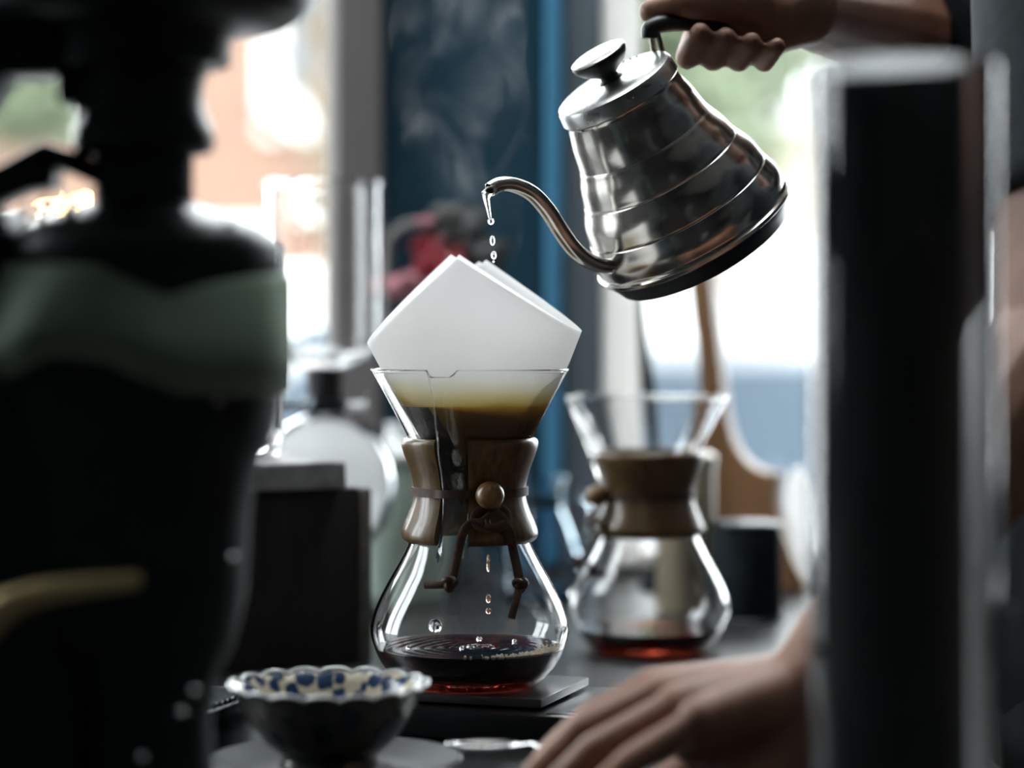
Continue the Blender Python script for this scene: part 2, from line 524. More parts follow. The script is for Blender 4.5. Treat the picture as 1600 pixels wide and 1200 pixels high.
# posts between the two windows, under the bar of an added transom
TR = 1.62
struct('trim_1', MB().box((A1, WY - .01, SILL), (pxX(597), WY + .18, TR), .004), M['grey_post'])
dr = MB().box((pxX(597) + .001, WY + .015, SILL), (pxX(850), WY + .15, TR), .003)
struct('trim_2', dr, M['blue'])
struct('trim_3', MB().box((pxX(850) + .001, WY - .004, SILL), (pxX(880), WY + .15, TR), .006), M['blue_light'])
struct('trim_4', MB().box((pxX(880) + .001, WY + .004, SILL), (pxX(940), WY + .17, TR), .003), M['slate_paint'])

struct('trim_5', MB().box((A1, WY - .012, TR + .001), (pxX(940), WY + .18, TR + .07), .004), M['white_paint'])
w5 = empty('added_transom_window', (0, 0, 0), kind='structure')  # unseen transom window, added for light from above and behind
MB().box((A1, WY + .050, TR + .072), (pxX(940), WY + .056, TOP)).build('pane', M['pane'], w5, False)  # pane of the added transom window
portal('portal_added_transom', ((A1 + pxX(940)) / 2, WY + .19, (TR + .07 + TOP) / 2), (-PI / 2, 0, 0), pxX(940) - A1, TOP - TR - .07)

def window(name, x0, x1, left_w, right_w, bars):
    root = empty(name, (0, 0, 0), kind='structure')
    y0, y1 = WY + .02, WY + .09
    MB().box((x0, y0, SILL), (x0 + left_w, y1, TOP), .003).build('frame_side', M['white_paint'], root, False)
    MB().box((x1 - right_w, y0, SILL), (x1, y1, TOP), .003).build('frame_side', M['white_paint'], root, False)
    MB().box((x0 + left_w, y0, TOP - .06), (x1 - right_w, y1, TOP), .003).build('frame_head', M['white_paint'], root, False)
    MB().box((x0 + left_w, y0, SILL), (x1 - right_w, y1, SILL + .015), .003).build('frame_foot', M['white_paint'], root, False)
    xs = [x0 + left_w] + bars + [x1 - right_w]
    for a, b in zip(xs, xs[1:]):
        MB().box((a + .001, WY + .050, SILL + .016), (b - .001, WY + .056, TOP - .061)).build('pane', M['pane'], root, False)
    for b in bars:
        MB().box((b - .02, y0 + .01, SILL + .015), (b + .02, y1, TOP - .06), .003).build('mullion', M['white_paint'], root, False)
    return root
window('window_1', A0, A1 - .001, .05, .012, [-1.0])
w2 = window('window_2', pxX(940) + .001, B1, .010, .05, [1.0])
# narrow white curtain drawn to the side of the right window
cm_ = bpy.data.materials.new('white_curtain'); cm_.use_nodes = True
nt = cm_.node_tree; nd = nt.nodes; nd.remove(nd['Principled BSDF'])
df = nd.new('ShaderNodeBsdfDiffuse'); tr = nd.new('ShaderNodeBsdfTranslucent'); wv_ = nd.new('ShaderNodeTexNoise'); wv_.inputs['Scale'].default_value = 400
cr = nd.new('ShaderNodeValToRGB'); cr.color_ramp.elements[0].color = (.68, .665, .64, 1); cr.color_ramp.elements[1].color = (.76, .745, .72, 1)
nt.links.new(wv_.outputs['Fac'], cr.inputs[0])
for b_ in (df, tr): nt.links.new(cr.outputs[0], b_.inputs[0])
mx = nd.new('ShaderNodeMixShader'); mx.inputs[0].default_value = .65
nt.links.new(df.outputs[0], mx.inputs[1]); nt.links.new(tr.outputs[0], mx.inputs[2]); nt.links.new(mx.outputs[0], nd['Material Output'].inputs['Surface'])
vs, fs = [], []
NC = 40
cx0, cx1 = pxX(941), pxX(1002)
for i in range(NC + 1):
    t = i / NC
    y = WY + .004 - .010 * (.5 + .5 * math.cos(t * 2 * PI * 2.5))
    for z in (SILL + .004, 1.5, 2.1, TOP - .01): vs.append((cx0 + (cx1 - cx0) * t, y, z))
for i in range(NC):
    for j in range(3): fs.append((i * 4 + j, i * 4 + 4 + j, i * 4 + 5 + j, i * 4 + 1 + j))
ct_ = MB().add(vs, fs).build('curtain', cm_, None, angle=80)
tag(ct_, 'narrow pleated white curtain hanging beside the slate grey post', 'curtain')

lw = empty('window_3', (0, 0, 0), kind='structure')
for (a, b) in ((LY0, LY0 + .06), (LY1 - .06, LY1)):
    MB().box((XL - .12, a, LS), (XL - .04, b, TOP), .003).build('frame_side', M['white_paint'], lw, False)
for b in (.38,):
    MB().box((XL - .12, b - .03, LS), (XL - .04, b + .03, TOP), .003).build('mullion', M['white_paint'], lw, False)
for (a, b) in ((LY0 + .06, .35), (.41, LY1 - .06)):
    MB().box((XL - .085, a, LS + .01), (XL - .079, b, TOP)).build('pane', M['pane'], lw, False)

portal('portal_left_window', ((A0 + A1) / 2, WY + .19, (SILL + TOP) / 2), (-PI / 2, 0, 0), A1 - A0, TOP - SILL)
portal('portal_right_window', ((B0 + B1) / 2, WY + .19, (SILL + TOP) / 2), (-PI / 2, 0, 0), B1 - B0, TOP - SILL)
portal('portal_side_window', (XL - .19, (LY0 + LY1) / 2, (LS + TOP) / 2), (0, -PI / 2, 0), TOP - LS, LY1 - LY0)

# counter
CX1 = 0.30
cnt = empty('counter', (-.6, -.05, 0), 'long counter with a dark worktop along the windows', 'counter')
def loc(mb, root):
    for v in mb.v: v -= root.location
    return mb
loc(MB().box((-1.7, -1.0, TAB - .035), (CX1, WY - .012, TAB), .004), cnt).build('worktop', M['counter'], cnt, False)
loc(MB().box((-1.66, -.95, 0), (CX1 - .03, WY - .02, TAB - .036)), cnt).build('cabinet', M['counter_side'], cnt, False)

# ================================================================== outdoors
GZ = -.30
struct('ground', MB().box((-60, WY + .2, GZ - .2), (60, 60, GZ)).box((-60, -20, GZ - .2), (XL - .2, WY + .2, GZ)), M['street'])
def P_(px, py, d): return at(px, py, d)
DB = 22.0
def facade(name, x0, x1, ztop, mat, label, wins, band=2.05, y=DB - D0):
    r = empty(name, ((x0 + x1) / 2, y + 3, GZ), label, 'building')
    loc(MB().box((x0, y, band), (x1, y + 6, ztop)), r).build('upper_wall', mat, r, False)
    loc(MB().box((x0 - .02, y - .12, GZ), (x1 + .02, y + 6, band)), r).build('ground_floor', M['white_render'], r, False)
    loc(MB().box((x0 - .15, y - .3, ztop), (x1 + .15, y + 6.2, ztop + .25)), r).build('roof', M['white_render'], r, False)
    for (wx, wz, w, h) in wins:
        f = MB()
        t = .16
        f.box((wx - w / 2, y - .10, wz - h / 2), (wx - w / 2 + t, y + .02, wz + h / 2))
        f.box((wx + w / 2 - t, y - .10, wz - h / 2), (wx + w / 2, y + .02, wz + h / 2))
        f.box((wx - w / 2 + t, y - .10, wz + h / 2 - t), (wx + w / 2 - t, y + .02, wz + h / 2))
        f.box((wx - w / 2 + t, y - .10, wz - h / 2), (wx + w / 2 - t, y + .02, wz - h / 2 + t * 2.2))
        fo = loc(f, r).build('window', M['white_render'], r, False)
        p = MB().box((wx - w / 2 + t, y - .05, wz - h / 2 + t * 2.2), (wx + w / 2 - t, y + .01, wz + h / 2 - t))
        loc(p, r).build('pane', M['win_grey'], fo, False)
    return r
wz = lambda py, d=DB: TAB + CH - (py - 500) * d / F
wx = lambda px, d=DB: (px - 800) * d / F
facade('town_house', -9.0, wx(700), 6.2, M['peach'], 'peach rendered house with white window surrounds seen through the left window',
       [(wx(492), (wz(212) + wz(-60)) / 2, .95, wz(-60) - wz(215)), (wx(95), (wz(225) + wz(-30)) / 2, .9, 1.3), (-6.6, 3.4, .9, 1.4)])
facade('pale_house', wx(760), 10.0, 3.0, M['beige_render'], 'low beige house behind the trees seen through the right window',
       [(4.4, 2.5, .7, .6), (7.0, 2.5, .8, .6)], band=1.95, y=DB - D0 + 1)

def tree(px, d, zc_, rx, rz, n, seed, label):
    rng = random.Random(seed)
    x = wx(px, d); y = d - D0
    r = empty('tree', (x, y, GZ), label, 'tree')
    h = zc_ - GZ
    t = MB().tube([(0, 0, 0), (.04, 0, h * .35), (-.03, .05, h * .7), (.02, 0, h)], [.16, .12, .09, .04], 8)
    for k in range(6):
        a = rng.uniform(0, 6.28); z0 = h * rng.uniform(.45, .8)
        t.tube([(0, 0, z0), (math.cos(a) * rx * .35, math.sin(a) * rx * .35, z0 + rz * .3), (math.cos(a) * rx * .7, math.sin(a) * rx * .7, z0 + rz * .5)], [.06, .04, .015], 6)
    t.build('trunk', M['bark'], r)
    c = MB()
    clumps = []
    for k in range(34):
        a = rng.uniform(0, 6.28); u = rng.uniform(-1, 1); q = rng.uniform(.45, 1) 
        s = math.sqrt(1 - u * u) * q
        clumps.append(Vector((math.cos(a) * s * rx, math.sin(a) * s * rx, h + u * q * rz)))
    for k in range(n):
        p = rng.choice(clumps) + Vector((rng.gauss(0, .2 * rx), rng.gauss(0, .2 * rx), rng.gauss(0, .16 * rz)))
        u = Vector((rng.gauss(0, 1), rng.gauss(0, 1), rng.gauss(0, 1))).normalized()
        w = u.orthogonal().normalized(); s = rng.uniform(.06, .13)
        c.add([p - u * s, p + w * s * .5, p + u * s, p - w * s * .5], [(0, 1, 2, 3)])
    o = c.build('foliage', M['leaf'], r, False, recalc=False)
    o['kind'] = 'stuff'
tree(1110, 16.0, 3.15, 1.0, .95, 3600, 1, 'leafy green tree behind the kettle, seen through the right window')
tree(515, 15.0, 4.35, .9, 1.0, 2600, 2, 'leafy green tree in front of the peach house, near the grey post')
tree(1440, 18.0, 3.5, 1.2, 1.1, 2600, 3, 'leafy green tree farther right, partly behind the glass cylinder')
tree(-40, 17.0, 2.9, .8, .6, 2200, 4, 'leafy green tree at the far left beside the black grinder')

def car(name, x0, y0, L, H, mat, label):
    r = empty(name, (x0 + L / 2, y0 + .85, GZ), label, 'car')
    W = 1.7
    pr = [(0, .42), (.02, .62), (.10 * L, .80), (.27 * L, .90), (.33 * L, .98), (.90 * L, .98), (L * .985, .92), (L, .60), (L - .02, .38), (.86 * L, .26), (.14 * L, .26)]
    B = lambda mb: mb
    mb = MB().prism([(a - L / 2, b * H / 1.45) for a, b in pr], -W / 2, W / 2, 'y', .06)
    mb.build('body', mat, r)
    cab = [(.29 * L, .93), (.42 * L, 1.38), (.48 * L, 1.45), (.76 * L, 1.45), (.84 * L, 1.38), (.95 * L, .93)]
    k = MB().prism([(a - L / 2, b * H / 1.45) for a, b in cab], -W / 2 + .12, W / 2 - .12, 'y', .05)
    k.build('cabin', mat, r)
    for (a0, a1, t0, t1) in ((.35, .58, .44, .58), (.60, .86, .60, .80)):
        for s in (-1, 1):
            ys = s * (W / 2 - .115)
            poly = [(a0 * L - L / 2, 1.0 * H / 1.45), (a1 * L - L / 2, 1.0 * H / 1.45), (t1 * L - L / 2, 1.36 * H / 1.45), (t0 * L - L / 2, 1.36 * H / 1.45)]
            MB().prism(poly, ys - .012, ys + .012, 'y').build('side_window', M['car_glass'], r, False)
    for a in (.2, .8):
        for s in (-1, 1):
            m = MB()
            m.lathe([(0, -.09), (.17, -.09), (.30, -.08), (.32, -.04), (.32, .04), (.30, .08), (.17, .09), (0, .09)], 20)
            for v in m.v:
                v.x, v.y, v.z = v.x + a * L - L / 2, v.z + s * (W / 2 - .1), v.y + .32
            m.build('wheel', M['tyre'], r)
    return r
# pole lamp with a cluster of warm globes, outside the left window
em = bpy.data.materials.new('warm_bulb'); em.use_nodes = True
nd = em.node_tree.nodes; nd.remove(nd['Principled BSDF'])
e_ = nd.new('ShaderNodeEmission'); e_.inputs[0].default_value = (1, .52, .17, 1); e_.inputs[1].default_value = 26
em.node_tree.links.new(e_.outputs[0], nd['Material Output'].inputs['Surface'])
ld = 5.2
lp = empty('street_lantern', (wx(110, ld), ld - D0, GZ), 'post lamp with warm bulbs outside, seen past the black grinder at the far left', 'lamp')
loc(MB().tube([(wx(110, ld), ld - D0, GZ), (wx(110, ld), ld - D0, wz(385, ld))], .022, 10), lp).build('post', M['tyre'], lp)
for (px, py, r) in ((80, 326, .011), (116, 352, .007), (143, 327, .015), (122, 330, .010)):
    p = at(px, py, ld)
    loc(MB().tube([(wx(110, ld), ld - D0, wz(385, ld)), p - Vector((0, 0, r))], .006, 6), lp).build('arm', M['tyre'], lp)
    loc(MB().sphere(p, r, 14, 10, (1, 1, 1.2)), lp).build('bulb', em, lp)
car('parked_car', -2.4, 5.2, 4.1, 1.43, M['car_paint'], 'silver parked car outside the windows, behind the coffee gear')
car('parked_car', 2.1, 5.3, 4.2, 1.46, M['car_white'], 'white parked car outside at the right, behind the glass cylinder')

# ================================================================== pour-over carafe
K0 = D0 / F
def Z(py): return (1067 - py) * K0
SP = math.radians(270 - 15)                  # direction of the pouring channel
OUTER = [(153, 580), (151, 583), (140, 603), (120, 640), (103, 672), (90, 700), (80, 730), (75, 762), (78, 790), (86, 820),
         (96, 850), (110, 878), (126, 906), (141, 935), (151, 961), (155, 985), (148, 1012), (137, 1035), (122, 1053), (110, 1064), (103, 1067)]
op = cm2(OUTER, 4)
def r_out(py):
    return lerp_tab([(b, a) for a, b in op], py)
CH_R = [(580, 161), (650, 131), (700, 111), (740, 97), (770, 91.5), (800, 92.5), (830, 98), (856, 102), (880, 110)]
def chan(py, th):
    """extra radius of the pressed-out channel"""
    d = (th - SP + PI) % (2 * PI) - PI
    r0 = r_out(py)
    a = abs(d) * max(r0, 85)
    w = 1 - smooth01((a - 16.5) / 5)
    if py > 880: return 0, w
    f = 1 - smooth01((py - 845) / 35)
    return max(0, lerp_tab(CH_R, py) - r0) * w * f, w

def make_carafe(root):
    # ---- glass: outer wall down, inner wall up
    T = 3.8
    outer = [(r, y) for r, y in op]
    inner = []
    for r, y in reversed(op):
        if y > 1052: continue
        inner.append((r - T, y))
    inner = [(0, 1060), (60, 1060), (95, 1057), (108, 1052)] + inner
    inner.append((152 - T * .5, 577))
    prof = [(0, 1064), (92, 1064)] + [(103, 1067)] + list(reversed(outer))[1:] + [(154.5, 579), (154.5, 576.5), (152, 575.5)] + list(reversed(inner))
    seq = [(0, 1064.0), (90, 1064.0)] + list(reversed(outer)) + [(155, 578), (154.5, 575.5), (151, 575.5)]
    seq += list(reversed(inner))
    def rf(i, th):
        r, y = seq[i]
        if r < 1: return (1e-6, Z(y))
        e, w = chan(y, th)
        dip = 10 * w * (1 - smooth01((y - 576) / 26))
        return ((r + e) * K0, Z(y + dip))
    m = MB().lathe([(1, 0)] * len(seq), 180, rfun=rf)
    g = m.build('glass_body', M['glass'], root, angle=80)
    bm = bmesh.new(); bm.from_mesh(g.data)
    bmesh.ops.remove_doubles(bm, verts=bm.verts, dist=2e-5); bmesh.ops.recalc_face_normals(bm, faces=bm.faces)
    bm.to_mesh(g.data); bm.free()
    # glass level mark on the belly
    a = math.radians(270 - 19)
    rb = (r_out(962) + 1.5) * K0
    MB().sphere((rb * math.cos(a), rb * math.sin(a), Z(960)), 11 * K0, 18, 12, (1, .6, 1), Matrix.Rotation(a - PI / 2, 4, 'Z')).build('glass_button', M['glass'], g)
    # ---- wooden collar, two halves
    CO = cm2([(101, 683), (106, 687), (107, 694), (103, 709), (96, 728), (90, 748), (87.5, 766), (89, 781), (95, 799), (102, 815), (106.5, 829), (105.5, 839), (99, 845)], 4)
    CI = [(max(r_out(y) + .6, 0), y) for y in range(840, 688, -8)]
    cp = [(r * K0, Z(y)) for r, y in CO + CI]
    gf, gb = math.radians(14.5), math.radians(2.0)
    for (a0, a1) in ((SP + gf, SP + PI - gb), (SP + PI + gb, SP + 2 * PI - gf)):
        MB().lathe(cp, 56, closed=True, a0=a0, a1=a1).build('collar_half', M['wood_collar'], root, angle=50)
    # ---- leather tie with bead and knotted thongs
    R1 = 88.3
    sec = [(R1, 760), (R1, 773), (R1 + 3.4, 773), (R1 + 3.4, 760)]
    def ang(px, R, off=0): return math.asin(max(-1, min(1, (px - 734) / (R * 1.045)))) - PI / 2
    tie = MB().lathe([(1, 0)] * 4, 120, closed=True, rfun=lambda i, th: ((sec[i][0] + 4.5 * (1 - smooth01((abs((th - SP + PI) % (2 * PI) - PI) * 88 - 16) / 16))) * K0, Z(sec[i][1]))).build('leather_tie', M['leather'], root, angle=30)
    def onr(px, py, lift=4.):
        """front point on the carafe skin seen near px,py"""
        base = r_out(py)
        if 684 < py < 846: base = lerp_tab([(b, a) for a, b in CO], py)
        R = base + lift
        a = ang(px, R)
        sag = 0.0
        y = py - R * math.cos(a + PI / 2) * (py - 500) * K0 / D0     # nearer points look lower
        return Vector((R * math.cos(a), R * math.sin(a), 0)) * K0 + Vector((0, 0, Z(y)))
    b = onr(768, 774, 20)
    MB().sphere(b, 22 * K0, 24, 16, (1, 1, .97)).build('bead', M['wood_bead'], tie)
    def thong(pts, name='thong', r=7.2, flat=.5):
        pp = catmull([onr(*p) for p in pts], 6)
        MB().tube(pp, r * K0, 10, up=(0, -1, 0), flat=flat).build(name, M['leather'], tie)
    # bow under the bead
    thong([(756, 792, 8), (742, 806, 8), (748, 824, 12), (772, 829, 14), (794, 820, 12), (797, 803, 8), (786, 792, 8)], 'bow_loop', 5)
    thong([(750, 818, 12), (766, 807, 17), (784, 803, 20), (792, 814, 18), (778, 822, 20), (760, 822, 18)], 'bow_loop', 5)
    thong([(775, 798, 12), (764, 808, 14), (768, 822, 18), (786, 826, 18)], 'bow_loop', 5)
    thong([(756, 818, 12), (738, 818, 9), (726, 832, 8), (719, 856, 8), (713, 884, 7), (708, 908, 6)])
    thong([(790, 818, 12), (798, 832, 9), (805, 860, 8), (811, 888, 7), (815, 910, 6)])
    thong([(708, 912, 8), (690, 914, 9), (665, 914, 7)], 'thong_end', 6)
    thong([(815, 916, 8), (809, 940, 8), (802, 966, 5)], 'thong_end', 6)
    for (px, py) in ((705, 912), (816, 914)):
        c = onr(px, py, 9)
        kn = MB()
        pts = []
        for q in range(40):
            t = 2 * PI * q / 40
            pts.append(c + Vector(((math.sin(t) + 2 * math.sin(2 * t)) * 3.0, (-math.sin(3 * t)) * 4.0, (math.cos(t) - 2 * math.cos(2 * t)) * 3.0)) * K0)
        pts.append(pts[0])
        kn.tube(pts, 5.0 * K0, 8, cap=False)
        kn.sphere(c, 7 * K0, 10, 8)
        kn.build('knot', M['leather'], tie)

car_loc = at(734, 1067, D0)
carafe = empty('coffee_carafe', car_loc, 'hourglass glass coffee carafe holding the white filter, on the scale', 'carafe', 'hourglass coffee carafes')
make_carafe(carafe)
rear = copy_tree(carafe)
rear.location = at(1014, 1015, 2.0); rear.location.z = TAB
rear.rotation_euler.z = math.radians(-88)
rear['label'] = 'hourglass glass coffee carafe without a filter, standing farther back beside the black canister'

def inner_r(py): return r_out(py) - 3.8 + .7
def make_coffee(name, level, mat, root_loc, label, drip=(25, -20), rip=1.0):
    root_z = Z(level)
    m = MB()
    low = [(0, 1060.4), (60, 1060.4), (95, 1057.4), (108.6, 1051.5)] + [(inner_r(y), y) for y in range(1046, int(level), -5)] + [(inner_r(level), level)]
    rings = [inner_r(level) * t for t in [1 - i / 44 for i in range(1, 44)]]
    rows = [(r, y, False) for r, y in low] + [(r, level, True) for r in rings] + [(0, level, True)]
    def rf(i, th):
        r, y, top = rows[i]
        if r < 1e-6: r = 1e-4
        z = Z(y)
        if top:
            x = r * math.cos(th) - drip[0]; yy = r * math.sin(th) - drip[1]
            dd = math.hypot(x, yy)
            fade = min(1, (inner_r(level) - r) / 14)
            z += rip * K0 * (1.5 * math.sin(dd * .62) * math.exp(-dd / 62) + .5 * math.sin(dd * .33 + 2 * math.sin(th * 3))) * fade
        return (r * K0, z)
    m.lathe([(1, 0)] * len(rows), 72, rfun=rf)
    o = m.build(name, mat, None, angle=60)
    bm = bmesh.new(); bm.from_mesh(o.data)
    bmesh.ops.remove_doubles(bm, verts=bm.verts, dist=2e-6); bmesh.ops.recalc_face_normals(bm, faces=bm.faces)
    bm.to_mesh(o.data); bm.free()
    o.location = root_loc
    return tag(o, label, 'coffee')
make_coffee('brewed_coffee', 1009, M['coffee'], car_loc, 'dark coffee pooled in the carafe with the white filter')
make_coffee('brewed_coffee', 1022, M['coffee_thin'], rear.location, 'reddish coffee left in the farther carafe without a filter', rip=.15)

# froth along the right of the coffee
rng = random.Random(3)
fm = MB()
for i in range(620):
    a = rng.gauss(-.62, .30); r = inner_r(1009) - abs(rng.gauss(0, 11)) - 4
    s = rng.uniform(1.0, 2.6)
    fm.ico((r * math.cos(a) * K0, r * math.sin(a) * K0, Z(1008.5) + rng.uniform(-.3, .5) * K0), s * K0, 1)
fo = fm.build('froth', pm('froth', (.72, .60, .36), .3, 0, .3, 300), None)
fo.location = car_loc; tag(fo, 'pale froth along the right edge of the dark coffee', 'froth', kind='stuff')
# bubbles on the coffee
for (bx, by, s, w) in ((-12, -40, 4, 'foremost'), (14, 60, 5, 'rearmost'), (70, 40, 4, 'rightmost'), (-95, -30, 3.5, 'leftmost')):
    o = MB().sphere((0, 0, 0), s * K0, 12, 8, (1, 1, .7)).build('coffee_bubble', M['glass'])
    o.location = car_loc + Vector((bx * K0, by * K0, Z(1007)))
    tag(o, w + ' small clear bubble floating on the dark coffee in the near carafe', 'bubble', 'bubbles on the coffee')

# ------------------------------------------------------------------ filter paper
AP = 826; SIDE = 342.0
def cone_sheet(mb, side, rot, lift, tilt, n=64, m=30):
    vs, fs = [], []
    def rh(l):
        r = l * .5 + lift; h = l * math.cos(PI / 6)
        over = max(0, h - 250)          # the free points above the rim stand a little straighter than the cone
        return r - over * .10, h + over * .03
    rc, hc = rh(side); rp, hp = rh(side * math.sqrt(2))
    for i in range(n):
        u = i / n
        phi = (u * 2 % 1) * PI / 2                    # angle inside a quarter sheet
        L = side / max(math.cos(phi), math.sin(phi))
        th = PI + rot + u * 2 * PI                     # u 0 is the left corner, .25 front, .5 right, .75 back
        rt, ht = rh(L)
        want = hc + (hp - hc) * (1 - min(1, rt * abs(math.cos(2 * phi)) / rc))     # cut edges of the sheet run straight
        for j in range(m + 1):
            r, h = rh(L * (.03 + .97 * j / m))
            h += (want - ht) * smooth01((h - 200) / max(1, ht - 200))
            vs.append((r * math.cos(th) * K0, r * math.sin(th) * K0, h * K0))
    for i in range(n):
        k = (i + 1) % n
        for j in range(m):
            fs.append((i * (m + 1) + j, k * (m + 1) + j, k * (m + 1) + j + 1, i * (m + 1) + j + 1))
    pv = Vector((-4 * K0, 0, 294 * K0))
    Mx = Matrix.Translation(pv + Vector((8 * K0, 0, 0))) @ Matrix.Rotation(tilt, 4, 'Y') @ Matrix.Translation(-pv)
    mb.add([Mx @ Vector(v) for v in vs], fs)
fil = empty('filter_paper', car_loc + Vector((0, 0, Z(AP))), 'folded white paper filter with pointed corners in the glass carafe', 'filter')
pmat = paper_mat((AP - 633) * K0, K0)
tilt = math.radians(-3.6)
for k, (sd, ro, lf) in enumerate(((SIDE, math.radians(-6), 1.2), (SIDE - 1, math.radians(-2.9), -1.2))):
    m = MB(); cone_sheet(m, sd, ro, lf, tilt)
    o = m.build('paper_layer', pmat, fil, angle=35)
# slurry of wet grounds inside
sl = MB()
lev = (AP - 633) * K0
rows = []
for i in range(9):
    h = lev * (1 - i / 9); rows.append((max(.0003, h * .5 - .0028) if False else max(.0003, h * math.tan(PI / 6) - .0022), h))
rows.append((0, lev * .1))
sl.lathe([(0, lev)] + rows, 48)
so_ = sl.build('wet_grounds', pm('wet_grounds', (.055, .032, .014), .35, 0, .5, 300, .4), None)
so_.location = fil.location
tag(so_, 'wet brown coffee grounds steeping inside the paper filter', 'coffee grounds', kind='stuff')

# ------------------------------------------------------------------ kettle
KD = 1.69; KK = KD / F
kb = at(1086, 366, KD)
ax = Vector((-.477, -.30, .826)).normalized()
hh = Vector((ax.x, ax.y, 0)).normalized()
ct, st = ax.z, math.hypot(ax.x, ax.y)
ex = (hh * ct - Vector((0, 0, 1)) * st).normalized()       # spout side
ey = ax.cross(ex)
RK = Matrix((ex, ey, ax)).transposed().to_4x4()
kettle = empty('pouring_kettle', kb, 'steel gooseneck kettle tilted in a hand and pouring over the filter', 'kettle')
kettle.rotation_euler = RK.to_euler()
inv = (Matrix.Translation(kb) @ RK).inverted()
def kpt(px, py, off=0.0):
    """where the ray of a pixel meets the kettle's own middle plane, in kettle coordinates"""
    c = cam.location
    dvec = at(px, py, 1.0) - c
    n = ey
    t = ((kb + ey * off) - c).dot(n) / dvec.dot(n)
    return inv @ (c + dvec * t)
BR = [(0, 161), (14, 163), (40, 160), (70, 152), (100, 142), (132, 129), (165, 116), (200, 106), (228, 99), (250, 95)]
brc = [(p[0], p[1]) for p in cm2(BR, 6)]
rings = [10, 64, 122, 178, 250]
def body_r(t):
    r = lerp_tab(brc, t)
    for a, b in zip(rings, rings[1:]):
        if a <= t <= b:
            u = (t - a) / (b - a)
            r -= 1.2 * math.cos(2 * PI * u)
    return r
pr = [(0, 2), (150, 2), (163, 2), (167, 5), (167, 10), (163.5, 12)]
ts = sorted(set([12 + i * 3.4 for i in range(1, 70)] + rings[1:4]))
pr += [(body_r(t), t) for t in ts if t < 249]
pr += [(95, 250), (0, 250)]
MB().lathe([(r * KK, t * KK) for r, t in pr], 96).build('body', M['steel'], kettle, angle=28)
MB().lathe([(r * KK, t * KK) for r, t in [(0, -30), (138, -30), (146, -27), (153, -12), (160, -2), (161, 1.5), (0, 1.5)]], 80).build('base_pad', M['black'], kettle, angle=30)
lid = MB().lathe([(r * KK, t * KK) for r, t in [(0, 250.5), (97, 250.5), (98.5, 253), (97, 270), (94, 276), (90, 278), (60, 281), (30, 282.5), (0, 283)]], 80).build('lid', M['steel_lid'], kettle, angle=30)
MB().lathe([(r * KK, t * KK) for r, t in [(0, 282), (19, 282), (20, 284), (15, 287), (14, 291), (22, 297), (35, 305), (44, 315), (46, 322), (45, 325), (0, 325)]], 48).build('knob', M['black'], lid, angle=40)
MB().lathe([(r * KK, t * KK) for r, t in [(0, 324.5), (44.5, 324.5), (45, 327), (42, 328.5), (0, 329.5)]], 48).build('knob_cap', M['steel_lid'], lid, angle=40)
for i in range(6):
    a = PI + .45 + (i % 3 - 1) * .16; r = 70 + (i // 3) * 9
    MB().lathe([(0, -.5 * KK), (2.2 * KK, -.5 * KK), (2.2 * KK, .8 * KK), (0, .8 * KK)], 10, (r * math.cos(a) * KK, r * math.sin(a) * KK, 280.0 * KK)).build('steam_hole', M['black_matt'], lid)
# gooseneck spout
sp = [(1010, 398), (985, 409), (955, 416), (925, 410), (899, 391), (877, 362), (856, 329), (832, 303), (805, 290), (782, 288), (766, 296)]
sr = [18, 13, 11.5, 12, 12.6, 13, 12.8, 12.2, 11.5, 11, 11]
pts = catmull([kpt(*p) for p in sp], 6)
rr = []
for i in range(len(sp) - 1):
    rr += [(sr[i] + (sr[i + 1] - sr[i]) * k / 6) * KK for k in range(6)]
rr.append(sr[-1] * KK)
m = MB().tube(pts, rr, 20, cap=False)
n0 = len(m.v)
ipts = list(reversed(pts[-14:])); irr = [r * .86 for r in reversed(rr[-14:])]
m2 = MB().tube([ipts[0] + (ipts[0] - ipts[1]) * .02] + ipts, [irr[0]] + irr, 20, cap=False)
m.add(m2.v, m2.f)
# annulus joining outer and inner lip
last = (len(pts) - 1) * 20
tip_dir = (pts[-1] - pts[-2]).normalized()
m.build('spout', M['steel'], kettle, angle=50, recalc=False)
# lip ring closing the wall of the spout tip
rim = MB(); 
rp_ = []
u0 = Vector((0, 1, 0)); w0 = tip_dir.cross(u0).normalized()
for q in range(25):
    t = 2 * PI * q / 24
    rp_.append(pts[-1] + (u0 * math.cos(t) + w0 * math.sin(t)) * rr[-1] * .93)
rim.tube(rp_, .95 * KK, 6, cap=False).build('spout_lip', M['steel'], kettle)
# handle: bracket strap down the back, two posts, open black grip
strap = []
for t in (268, 250, 225, 200, 175, 150):
    strap.append(Vector((-(lerp_tab(brc, min(t, 250)) + 4.5), 0, t)) * KK)
MB().tube(strap, [9 * KK] * 6, 10, flat=.35, up=(-1, 0, 0)).build('handle_strap', M['black'], kettle)
h0, h1, h2 = kpt(1034, 108), kpt(1026, 70), kpt(1022, 50)
for s in (-1, 1):
    o_ = Vector((0, s * 12 * KK, 0))
    MB().tube([strap[0] + o_, (h0 + h1) / 2 + o_, h2 + o_ * .6], 4.5 * KK, 8).build('handle_post', M['steel'], kettle)
gp = [(1014, 60), (1016, 44), (1040, 36), (1080, 34), (1120, 40), (1160, 52), (1192, 66)]
gpts = catmull([kpt(*p) for p in gp], 5)
MB().tube(gpts, [(11 + 4 * math.sin(PI * i / len(gpts))) * KK for i in range(len(gpts))], 14).build('grip', M['black'], kettle)
rv = MB().lathe([(0, 0), (9 * KK, 0), (10 * KK, 3 * KK), (7 * KK, 10 * KK), (0, 12 * KK)], 20)
for v in rv.v: v.x, v.y, v.z = -v.z - 160 * KK, v.y, v.x + 42 * KK
rv.build('rivet', M['steel'], kettle)

